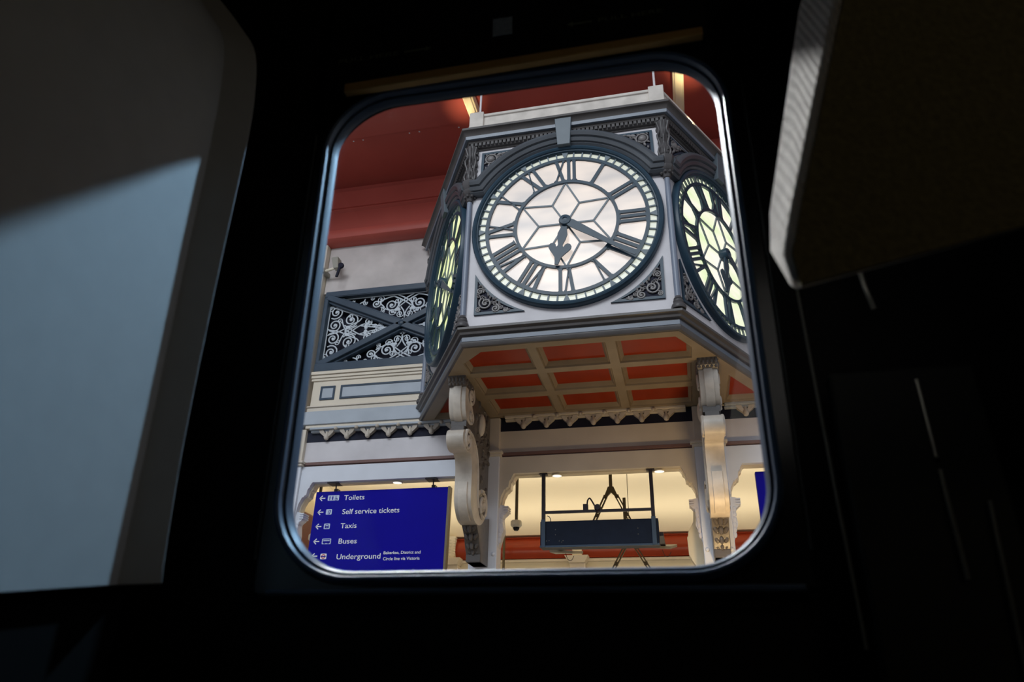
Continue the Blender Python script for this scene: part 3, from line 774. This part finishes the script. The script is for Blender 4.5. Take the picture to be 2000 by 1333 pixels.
# ================================================================== DIRECTION SIGN
SY = 1.45
def glyphs(body, cap, width, x, z, y, space=ST, bold=.005):
    cu = bpy.data.curves.new('t', 'FONT'); cu.body = body; cu.size = 1; cu.offset = bold; cu.extrude = 0; cu.resolution_u = 6
    ob = bpy.data.objects.new('t', cu); col.objects.link(ob)
    bpy.context.view_layer.update()
    me = bpy.data.meshes.new_from_object(ob.evaluated_get(bpy.context.evaluated_depsgraph_get()))
    bpy.data.objects.remove(ob); bpy.data.curves.remove(cu)
    xs = [v.co.x for v in me.vertices]; x0, x1 = min(xs), max(xs)
    sx = width / (x1 - x0); sz = cap / .70
    mb = MB()
    base = [(x + (v.co.x - x0) * sx, y, z + v.co.y * sz) for v in me.vertices]
    mb.add(base, [tuple(p.vertices) for p in me.polygons])
    bpy.data.meshes.remove(me)
    return mb
sign = thing('direction_sign', (-1.845, SY, -2.30), 'blue hanging direction sign listing Toilets, Self service tickets, Taxis, Buses and Underground', 'sign')
MB().box(-2.455, -1.250, SY, SY + .055, -2.30, -1.484).build('sign_panel', signblue, sign, bev=.004)
tag(MB().box(-1.250, -1.232, SY - .002, SY + .06, -2.30, -1.482).build('edge_trim', signedge, sign), 'grey edge trim')
for x in (-2.275, -1.385):
    hg = MB().box(x - .045, x + .055, 1.365, 1.47, -1.436, -1.428).tube([(x + .005, 1.44, -1.43), (x, 1.455, -1.468)], .006, 8).box(x - .012, x + .02, SY - .002, SY + .05, -1.486, -1.464)
    hg.build('hanger', blacksteel, sign)
TY = SY - .0012
for body, width, z, cap in (('Toilets', .188, -1.5655, .043), ('Self service tickets', .518, -1.6875, .044), ('Taxis', .147, -1.807, .043), ('Buses', .165, -1.9355, .043), ('Underground', .390, -2.0635, .043)):
    glyphs(body, cap, width, -2.185, z, TY).build('lettering', signwhite, sign)
glyphs('Bakerloo, District and', .024, .320, -1.770, -2.0305, TY, bold=.01).build('small_lettering', signwhite, sign)
glyphs('Circle line via Victoria', .024, .316, -1.770, -2.0785, TY, bold=.01).build('small_lettering', signwhite, sign)
for z in (-1.543, -1.664, -1.787, -1.913, -2.034):
    m = MB()
    bar2(m, (-2.413, z), (-2.362, z), .0085, TY, TY + .001)
    bar2(m, (-2.416, z - .0025), (-2.389, z + .0225), .0085, TY, TY + .001); bar2(m, (-2.416, z + .0025), (-2.389, z - .0225), .0085, TY, TY + .001)
    m.build('arrow', signwhite, sign)
def rrect(x0, x1, z0, z1, r, n=4):
    return arc(x1 - r, z1 - r, r, 0, PI / 2, n) + arc(x0 + r, z1 - r, r, PI / 2, PI, n) + arc(x0 + r, z0 + r, r, PI, 1.5 * PI, n) + arc(x1 - r, z0 + r, r, 1.5 * PI, 2 * PI, n)
IY = TY - .0006; GY = IY - .0008
def picto(x0, x1, zc, m=signpale, h=.046):
    return MB().plate(rrect(x0, x1, zc - h / 2, zc + h / 2, .006), [], TY, IY).build('pictogram', m, sign)
def disc(mb, x, z, r, y0=IY, y1=GY, n=14, hole=0):
    mb.plate(arc(x, z, r, 0, 2 * PI * (1 - 1 / n), n - 1), [arc(x, z, hole, 0, 2 * PI * (1 - 1 / n), n - 1)] if hole else [], y0, y1)
p = picto(-2.337, -2.232, -1.543)
m = MB()
for x, wd in ((-2.318, .006), (-2.291, .010)):
    disc(m, x, -1.530, .0042)
    m.plate([(x - .0055, -1.535), (x + .0055, -1.535), (x + wd * .6, -1.548), (x + .003, -1.562), (x - .003, -1.562), (x - wd * .6, -1.548)], [], IY, GY)
disc(m, -2.262, -1.530, .004)
bar2(m, (-2.262, -1.535), (-2.260, -1.549), .005, IY, GY); bar2(m, (-2.260, -1.549), (-2.249, -1.549), .0045, IY, GY); bar2(m, (-2.249, -1.549), (-2.245, -1.560), .0045, IY, GY)
disc(m, -2.259, -1.554, .011, hole=.0075)
m.build('symbol', signblue, p)
p = picto(-2.337, -2.283, -1.664)
m = MB(); m.plate([(-2.318, -1.684), (-2.300, -1.684), (-2.296, -1.668), (-2.292, -1.650), (-2.310, -1.646), (-2.316, -1.664)], [[(-2.314, -1.680), (-2.305, -1.680), (-2.300, -1.652), (-2.307, -1.650)]], IY, GY)
m.build('symbol', signblue, p)
p = picto(-2.338, -2.283, -1.787)
m = MB(); m.plate([(-2.328, -1.803), (-2.328, -1.786), (-2.322, -1.770), (-2.299, -1.770), (-2.293, -1.786), (-2.293, -1.803)], [[(-2.323, -1.785), (-2.319, -1.775), (-2.302, -1.775), (-2.298, -1.785)], [(-2.320, -1.797), (-2.301, -1.797), (-2.301, -1.793), (-2.320, -1.793)]], IY, GY)
m.build('symbol', signblue, p)
p = picto(-2.337, -2.255, -1.914)
m = MB(); m.plate(rrect(-2.329, -2.263, -1.929, -1.897, .004), [rrect(-2.325, -2.267, -1.912, -1.903, .002)], IY, GY)
disc(m, -2.314, -1.931, .005); disc(m, -2.278, -1.931, .005)
m.build('symbol', signblue, p)
p = picto(-2.333, -2.278, -2.038, signwhite)
m = MB(); disc(m, -2.3055, -2.038, .0185, hole=.012, n=24); tag(m.build('roundel_ring', signred, p), 'red ring')
MB().plate([(-2.328, -2.042), (-2.283, -2.042), (-2.283, -2.034), (-2.328, -2.034)], [], GY, GY - .0008).build('roundel_bar', signblue, p)
# second blue sign, its left edge showing at the right
sg = thing('direction_sign', (1.83, SY, -2.30), 'blue hanging sign partly visible at the right edge of the carriage window', 'sign')
MB().box(1.222, 2.435, SY, SY + .055, -2.30, -1.466).build('sign_panel', signblue, sg, bev=.004)
MB().box(1.36, 1.46, 1.365, 1.47, -1.436, -1.428).box(1.40, 1.42, SY, SY + .05, -1.468, -1.428).build('hanger', blacksteel, sg)

# ================================================================== DEPARTURE BOARD
BY = 1.40
bd = thing('departure_board', (0, BY + .06, -2.02), 'dark navy hanging departure board seen from behind under the middle arch', 'board')
MB().box(-.452, .466, BY, BY + .11, -2.016, -1.812).build('board_housing', board_m, bd, bev=.006)
MB().box(-.452, .466, BY - .012, BY, -2.018, -2.002).build('bottom_lip', boardrail, bd, bev=.002)
for x, s in ((-.425, -1), (.432, 1)):
    MB().box(x - .014, x + .014, BY - .012, BY + .016, -1.81, -1.428).build('hanging_rod', blacksteel, bd)
    MB().box(x - .032, x + .032, BY - .02, BY + .03, -1.436, -1.424).build('ceiling_plate', blacksteel, bd)
    MB().box(x - .017, x + .017, BY - .018, BY, -2.018, -1.80).build('side_rail', boardrail, bd, bev=.003)
MB().box(-.412, .42, BY - .006, BY + .014, -1.752, -1.732).build('crossbar', blacksteel, bd)
mb = MB().box(-.108, -.070, BY - .008, BY + .03, -1.735, -1.686)
mb.tube(crom([(-.078, BY + .01, -1.69), (-.072, BY + .01, -1.655), (-.058, BY + .01, -1.638), (-.045, BY + .01, -1.65), (-.012, BY + .01, -1.71)], 4), .006, 8)
mb.build('gooseneck', blacksteel, bd)
MB().lathe([(.0001, -.022), (.022, -.022), (.027, -.008), (.027, .018), (.02, .026), (.0001, .026)], (.006, BY + .0, -1.716), 'y', 18).ball((.006, BY, -1.745), .018, (1, 1, .8)).build('speaker_head', blacksteel, bd)
MB().tube(crom([(-.40, BY + .02, -1.765), (-.38, BY + .02, -1.775), (-.372, BY + .02, -1.80), (-.37, BY + .02, -1.82)], 4), .003, 6).build('cable', blacksteel, bd)
mb = MB()
for (x, z) in ((-.33, -1.88), (-.33, -1.92), (-.40, -1.966), (-.38, -1.964), (-.30, -1.968), (-.27, -1.966), (-.28, -1.977), (.31, -1.885), (.31, -1.93)): mb.ball((x, BY - .001, z), .003, n=6)
mb.build('rivet_dots', greyplastic, bd)

# ================================================================== CONCOURSE
def W(x, y, z): return (x, y, z)
# (world space here: the room behind the arches)
prof = [(5.95, 2.60), (7.0, 2.60), (7.8, 2.58), (8.5, 2.49), (9.0, 2.34), (9.3, 2.18), (9.42, 2.07), (9.7, 2.07), (9.7, 2.85), (5.95, 2.85)]
o = MB().rings([[(-4.5, y, z) for y, z in prof], [(4.5, y, z) for y, z in prof]]).build('ceiling_concourse', creamceil, space=ZERO); struct(o, 'warm cream vaulted ceiling of the concourse behind the arches', 'ceiling')
o = MB().box(-4.6, 4.5, 9.52, 9.7, -1.25, 2.1).build('wall_concourse', creamceil, space=ZERO); struct(o, 'cream rear wall of the concourse', 'wall')
rp_ = [(9.53, 2.062), (9.45, 2.055), (9.40, 2.03)] + [(9.46 - .07 * math.sin(PI * (i + .5) / 8) - .02, 2.02 - .235 * i / 7) for i in range(8)] + [(9.42, 1.775), (9.53, 1.77)]
o = MB().rings([[(-4.5, y, z) for y, z in rp_], [(4.5, y, z) for y, z in rp_]]).build('trim_%d' % (tn + 1), redgloss, space=ZERO); struct(o, 'glossy red rolled cove along the rear wall of the concourse', 'cove')
o = MB().box(-4.5, 4.5, 9.44, 9.53, 1.735, 1.768).build('trim_%d' % (tn + 2), cream, space=ZERO, bev=.004); struct(o, 'thin cream moulding below the red cove', 'moulding')
o = MB().box(-4.6, -4.34, 5.95, 9.6, -1.25, 2.85).build('wall_concourse_side', creamceil, space=ZERO); struct(o, 'cream side wall of the concourse at the far left', 'wall')
o = MB().box(-4.35, -4.28, 5.95, 9.5, 1.50, 2.05).build('trim_%d' % (tn + 3), shadedcove, space=ZERO, bev=.03); struct(o, 'red band on the left side wall of the concourse, painted darker as shade', 'cove')
o = MB().box(4.5, 4.6, 5.95, 9.7, -1.25, 2.85).build('wall_concourse_right', creamceil, space=ZERO); struct(o, 'cream side wall of the concourse at the right', 'wall')
for (x, lab, leaf) in ((-3.0, 'cream wall pilaster with a carved leaf top right of the blue sign', True), (-1.345, 'plain cream wall pilaster below the departure board', False)):
    t = thing('wall_pilaster', (x, 9.40, -1.24), lab, 'pilaster', None, ZERO)
    MB().box(x - .10, x + .10, 9.38, 9.53, -1.24, 1.70).build('shaft', cream, t, space=ZERO, bev=.006)
    MB().rings([[(x - .10, 9.33, 1.70), (x + .10, 9.33, 1.70), (x + .10, 9.5, 1.70), (x - .10, 9.5, 1.70)], [(x - .15, 9.28, 1.78), (x + .15, 9.28, 1.78), (x + .15, 9.5, 1.78), (x - .15, 9.5, 1.78)]]).build('capital', cream, t, space=ZERO, bev=.004)
    if leaf:
        mb = MB().box(x - .055, x + .055, 9.33, 9.45, 1.79, 2.06)
        for k in range(8):
            for s in (-1, 1): mb.ball((x + s * .05, 9.335, 1.81 + .033 * k), .022, (.9, .7, .8), 8)
        for k in range(6): mb.ball((x, 9.33, 1.82 + .04 * k), .02, (1, .6, 1), 8)
        mb.build('leaf_block', paleplastic, t, space=ZERO)
    else:
        MB().box(x - .06, x + .06, 9.36, 9.45, 1.78, 1.88).build('neck_block', paleplastic, t, space=ZERO, bev=.004)
# nearer cream column seen through the right of the middle arch
t = thing('cream_column', (.80, 1.75, FLOOR), 'shaped cream column end standing behind the right iron post', 'column')
cp = [(.735, -1.68), (.735, -1.72), (.728, -1.80), (.700, -1.845), (.683, -1.875), (.680, -1.905), (.672, -1.915), (.676, -2.05), (.70, -2.10), (.72, -2.13), (.72, FLOOR), (1.0, FLOOR), (1.0, -1.68)]
MB().plate(cp, [], 1.62, 1.72).build('column_body', creamceil, t, bev=.008)
# suspended bits in the concourse
def dome(x, y, ztop, zc, label):
    t = thing('dome_camera', (x, y, zc - .07), label, 'camera', None)
    MB().tube([(x, y, ztop), (x, y, zc)], .014, 10).build('pole', bronze, t)
    MB().lathe([(.0001, .010), (.044, .008), (.050, -.002), (.050, -.034), (.036, -.05), (.0001, -.05)], (x, y, zc), n=20).build('housing', paleplastic, t)
    MB().lathe([(.029, -.049), (.028, -.064), (.016, -.080), (.0001, -.084)], (x, y, zc), n=18).build('dome', darkglass, t)
dome(-.782, 2.0, -.58, -1.665, 'dome security camera hanging on a pole inside the middle arch')
dome(-2.56, 1.72, -.58, -1.80, 'dome security camera on a pole behind the left edge of the blue sign')
def aframe(x, y, ztop, za, zb, dx, label):
    t = thing('steel_hanger', (x, y, zb), label, 'bracket', 'A-shaped steel hangers in the concourse')
    if ztop: MB().box(x - .014, x + .014, y - .014, y + .014, za, ztop).build('drop_rod', bronze, t)
    else: MB().tube([(x, y, za), (x, y, -.58)], .003, 6).build('suspension_wire', bronze, t)
    MB().plate([(x - .025, za + .015), (x + .025, za + .015), (x + .062, za - .075), (x + .038, za - .075), (x, za - .035), (x - .038, za - .075), (x - .062, za - .075)], [], y - .016, y + .016).build('apex_plate', bronze, t)
    for s in (-1, 1):
        m = MB()
        for o_ in (-.013, .013): bar2(m, (x + s * (.045) + o_, za - .06), (x + s * dx + o_, zb), .011, y - .012, y + .012)
        for q in (.03, .45, .9): 
            a_ = Vector((x + s * .045, za - .06)).lerp(Vector((x + s * dx, zb)), q); bar2(m, (a_.x - .016, a_.y), (a_.x + .016, a_.y), .03, y - .010, y + .010)
        m.build('leg', bronze, t)
aframe(.039, 2.2, -.58, -1.345, -1.80, .235, 'A-shaped steel hanger rising above the departure board')
aframe(.158, 2.6, None, -1.72, -2.12, .24, 'A-shaped steel hanger seen below the departure board')
o = MB().box(.140, .166, 2.19, 2.215, -1.70, -1.434).build('steel_upright', bronze); tag(o, 'short upright steel bar right of the A-shaped hanger', 'bar')
for (x0, x1, z0, z1, tilt, lab) in ((-.46, -.215, -1.962, -1.925, .0, 'grey flat monitor hanging behind the board, at its left bottom edge'), (.385, .585, -1.945, -1.885, .03, 'grey flat monitor hanging behind the board, at its right bottom corner')):
    t = thing('hanging_monitor', ((x0 + x1) / 2, 2.0, z0), lab, 'monitor', 'flat monitors behind the board')
    MB().rings([[(x0, 1.86, z0), (x1 - .05, 1.86, z0 - .012), (x1, 2.14, z1), (x0, 2.14, z1)], [(x0, 1.86, z0 + .02), (x1 - .05, 1.86, z0 + .010), (x1, 2.14, z1 + .022), (x0, 2.14, z1 + .022)]]).build('screen_housing', greyplastic, t, bev=.003)
    MB().box(x0 + .07, x0 + .11, 1.51, 2.0, z0 + .02, z0 + .05).build('arm', blacksteel, t)
    MB().tube(crom([(x1 - .12, 1.93, z0), (x1 - .10, 1.93, z0 - .05), (x1 - .07, 1.93, z0 - .055), (x1 - .05, 1.93, z0 - .02)], 4), .0025, 6).build('cable', blacksteel, t)
o = MB().box(-2.265, -2.24, 9.2, 9.23, -1.24, 2.08).build('conduit_pole', bronze, space=ZERO); tag(o, 'thin grey pole before the red cove, left in the middle arch', 'pole')
for x, lab in ((-.32, 'small painted lamp reflection under the left part of the middle arch'), (.50, 'small painted lamp reflection under the right part of the middle arch'), (-1.70, 'small painted lamp reflection above the blue direction sign')):
    t = thing('lamp_glint', (x, 1.43, -1.440), lab, 'glint', 'painted lamp reflections under the arches')  # glowing disc painted in for a lamp's reflection on the soffit
    MB().lathe([(.045, -1.432), (.046, -1.439), (.038, -1.441), (.038, -1.432)], (x, 1.43, 0), n=20).build('ring', paleplastic, t)
    MB().lathe([(.0001, -1.434), (.038, -1.434), (.038, -1.438), (.0001, -1.438)], (x, 1.43, 0), n=20).build('lens', glint_m, t)  # glowing face of the reflection, no lamp behind it
o = MB().box(-14, 14, .92, 14, -1.40, -1.245).build('floor', floor_m, space=ZERO); struct(o, 'paved station platform', 'floor')

# ================================================================== CARRIAGE
WC = Vector((-.1884, .8, .4867)); WW, WH = .5561, .6879
Mw = Matrix.Translation(WC) @ R3(.0564, -.0023, .022).to_4x4()      # window frame of reference: x along, y out of the carriage, z up
def tb(mb, name, m, parent=None, bev=0):
    return mb.xform(Mw).build(name, m, parent, space=ZERO, bev=bev)
def rr(wd, ht, r, n=10, cz=0):
    return rrect(-wd / 2, wd / 2, cz - ht / 2, cz + ht / 2, r, n)
win = thing('window_1', WC, 'rounded carriage window looking out on the station clock', 'window', None, ZERO); win['kind'] = 'structure'
base = rr(WW, WH, .088, 12)
pathw = list(reversed(base))                     # clockwise: left of the path is outwards
fprof = [(.004, .0035), (0, .0032), (0, .0), (.001, -.005), (.003, -.010), (.0045, -.0105), (.0055, -.009), (.0060, -.0095), (.0066, -.014), (.0080, -.0195), (.011, -.0212), (.0145, -.019), (.016, -.012), (.0165, .004)]
cl = [pathw[i] for i in range(len(pathw)) if (Vector(pathw[i]) - Vector(pathw[i - 1])).length > 1e-5]
tb(sweep(MB(), cl, fprof, 0, True), 'window_gasket', rubber, win)
tb(MB().plate(rr(WW + .020, WH + .020, .098, 12), [], .004, .007), 'window_pane', pane_m, win)
hole = rr(WW + .030, WH + .030, .103, 12)
def frame_ring(inner, outer, n0, n1):            # a flat panel with a rounded opening
    mk = lambda P, n: [(x, n, z) for x, z in P]
    return MB().rings([mk(inner, n0), mk(outer, n0), mk(outer, n1), mk(inner, n1), mk(inner, n0)], False, False)
big = rr(8, 3.4, .02, 12, -.65)
tb(frame_ring(hole, rr(.624, .741, .006, 12), -.004, .012), 'window_surround', blackgloss, win, bev=.003)
wl = frame_ring(hole, big, .012, .022)
hull = frame_ring(rr(WW + .9, WH + .9, .15, 12), big, .022, .09)
o = tb(hull, 'wall_outer_skin', blackwall); struct(o, 'dark outer skin of the carriage side', 'wall')
o = tb(wl, 'wall_window', blackwall); struct(o, 'black inner side wall of the carriage around the window', 'wall')
tb(MB().tube([(-.285, -.020, -.368), (.30, -.020, -.368)], .0032, 10), 'sill_bead', rubber, win)
for s_ in (-1, 1):
    tb(MB().tube([(s_ * .3135, -.006, .30), (s_ * .3135, -.006, -.33)], .0018, 8), 'edge_glint_bead', mat('edge_glint_gloss', (60, 64, 66), .2, 0, spec=.8), win)  # beads added to catch a highlight along the surround's edges
# roller blind housing above the window
bh = thing('blind_housing', Mw @ Vector((0, -.03, .36)), 'long black roller blind housing above the carriage window with a tan lip', 'blind housing', None, ZERO)
tb(MB().box(-.30, .275, -.030, .012, .366, .60), 'housing', blackwall, bh, bev=.004)
tb(MB().rings([[(-.262, -.036, .350), (.268, -.036, .360), (.268, -.023, .360), (-.262, -.023, .350)], [(-.262, -.036, .366), (.268, -.036, .374), (.268, -.023, .374), (-.262, -.023, .366)]]), 'bottom_lip', tan, bh, bev=.0015)
def wtext(body, x, z, width, cap):
    g = glyphs(body, cap, width, x, z, -.0306, ZERO, .0)
    return tb(g, 'engraved_lettering', inkgrey, bh)
wtext('PULL HERE', -.279, .4135, .098, .0085)
m = MB(); bar2(m, (-.172, .4175), (-.138, .4175), .003, -.0306, -.0302); m.plate([(-.138, .4225), (-.128, .4175), (-.138, .4125)], [], -.0306, -.0302); tb(m, 'engraved_arrow', inkgrey, bh)
wtext('PULL HERE', .125, .4175, .092, .0075)
m = MB(); bar2(m, (.088, .421), (.116, .421), .003, -.0306, -.0302); m.plate([(.088, .426), (.078, .421), (.088, .416)], [], -.0306, -.0302); tb(m, 'engraved_arrow', inkgrey, bh)
o = tb(MB().box(-.033, -.003, -.0315, -.0300, .420, .455), 'sticker', label_m); tag(o, 'small square grey-blue sticker on the blind housing above the window', 'sticker')
# seat at the left
st = thing('train_seat', (-.62, .2, -.6), 'grey train seat back at the left, its lower half lit by daylight', 'seat', 'train seats', ZERO)
prof_z = crom([(.095, 0, -.77), (.25, 0, -.789), (.45, 0, -.80), (.64, 0, -.806), (.74, -.007, -.815), (.832, -.0235, -.841), (.892, -.058, -.894), (.967, -.11, -.976), (1.0, -.135, -1.02)], 4)
R = []
for n_, (z, l, q) in enumerate(prof_z):           # seat face, fold, and the wing turning in beside the window
    fy_ = .648 - .0624 * (min(z, .66) - .104); x0 = -.55 + l
    k_ = (q * fy_ - x0) / (1 - q)
    ring_ = [(x0, -.6, z), (x0, fy_, z), (x0 + k_, fy_ + k_, z), (x0 - .035, .70, z), (x0 - .08, .70, z), (x0 - .08, -.6, z)]
    if n_ == 0: ring_ = [(p[0], p[1], .104 + .2 * (p[1] - .648)) for p in ring_]     # sloping lower edge
    if n_ in (1, 2): ring_ = [(p[0], p[1], z + .2 * (p[1] - .648) * (1 - n_ / 3)) for p in ring_]
    R.append(ring_)
MB().rings(R).build('seat_back', seatblue, st, space=ZERO, bev=.0008)
MB().plate([(-.6, -.6), (.69, -.6), (.69, .105), (-.6, -.152)], [], -.625, -.570, 'yz').build('lower_shell', seatblack, st, space=ZERO, bev=.004)
# headrest at the right
s2 = thing('headrest_cushion', (.3, .53, .28), 'pale woven headrest cushion of a train seat at the upper right', 'headrest', None, ZERO)
fr = [(.090, .500, .292), (.094, .500, .325), (.172, .500, .580), (.300, .500, 1.0), (.75, .500, 1.0), (.75, .500, .43)]
bk = [(.104, .562, .318), (.090, .562, .36), (.094, .562, .40), (.152, .562, .640), (.262, .562, 1.0), (.75, .562, 1.0), (.75, .562, .47)]
fr = [(.092, .500, .290), (.090, .500, .315), (.100, .500, .350), (.172, .500, .582), (.300, .500, 1.0), (.75, .500, 1.0), (.75, .500, .42)]
MB().rings([fr, bk]).build('cushion', fabric, s2, space=ZERO, bev=.006)
MB().rings([[(p[0] + (.006 if k in (0, 1, 2, 3) else 0), .4985, p[2] - (.003 if k in (0, 5) else 0)) for k, p in enumerate(fr)], [(p[0] + (.006 if k in (0, 1, 2, 3) else 0), .502, p[2] - (.003 if k in (0, 5) else 0)) for k, p in enumerate(fr)]]).build('front_face', mat('dark_seat_fabric', (120, 112, 80), .9, .25, 160, bump=.3, bscale=300, spec=.1), s2, space=ZERO)
# wall fittings at the right
def strip(name, pts, r, m, label, cat, group=None):
    o = MB().tube(pts, r, 8).build(name, m, space=ZERO); tag(o, label, cat, group); return o
strip('seam_trim', [(.147, .776, .47), (.154, .786, .06)], .0016, steelstrip, 'long thin seam trim on the dark carriage wall right of the window', 'trim')
MB_ = MB().box(.163, .305, .775, .80, .03, .335)
o = MB_.build('wall_panel', mat('dark_wall_panel', (22, 24, 22), .7, .1, 40, spec=.2), space=ZERO, bev=.004); tag(o, 'dark grey panel on the carriage wall, lower right', 'panel')
strip('edge_strip', [(.246, .770, .318), (.247, .770, .234)], .0022, steelstrip, 'short pale edge strip on the dark panel, upper of two', 'strip', 'pale edge strips')
strip('edge_strip', [(.247, .770, .222), (.248, .770, .119)], .0022, steelstrip, 'short pale edge strip on the dark panel, lower of two', 'strip', 'pale edge strips')
strip('edge_strip', [(.283, .770, .190), (.275, .770, .035)], .0020, steelstrip, 'bluish edge strip nearest the bottom right corner', 'strip', 'pale edge strips')
hk = thing('coat_hook', (.215, .78, .40), 'small metal coat hook below the headrest on the carriage wall', 'hook', None, ZERO)
MB().lathe([(.0001, -.008), (.012, -.008), (.012, .008), (.0001, .008)], (.222, .775, .478), 'y', 14).build('hook_plate', steelstrip, hk, space=ZERO)
MB().tube(crom([(.214, .765, .470), (.211, .755, .450), (.213, .755, .425), (.220, .765, .402)], 5), .003, 8).build('hook_arm', steelstrip, hk, space=ZERO)
# the rest of the carriage shell
for nm, bx in (('wall_rear', (-4, 4, -2.1, -2.0, -1.3, 1.6)), ('ceiling_carriage', (-4, 4, -2.1, .86, 1.55, 1.62)), ('floor_carriage', (-4, 4, -2.1, .86, -1.3, -1.22)), ('wall_end_left', (-4.05, -3.95, -2.1, .9, -1.3, 1.6)), ('wall_end_right', (3.95, 4.05, -2.1, .9, -1.3, 1.6))):
    o = MB().box(*bx).build(nm, blackwall, space=ZERO); struct(o, 'black carriage ' + nm.replace('_', ' '), nm.split('_')[0])
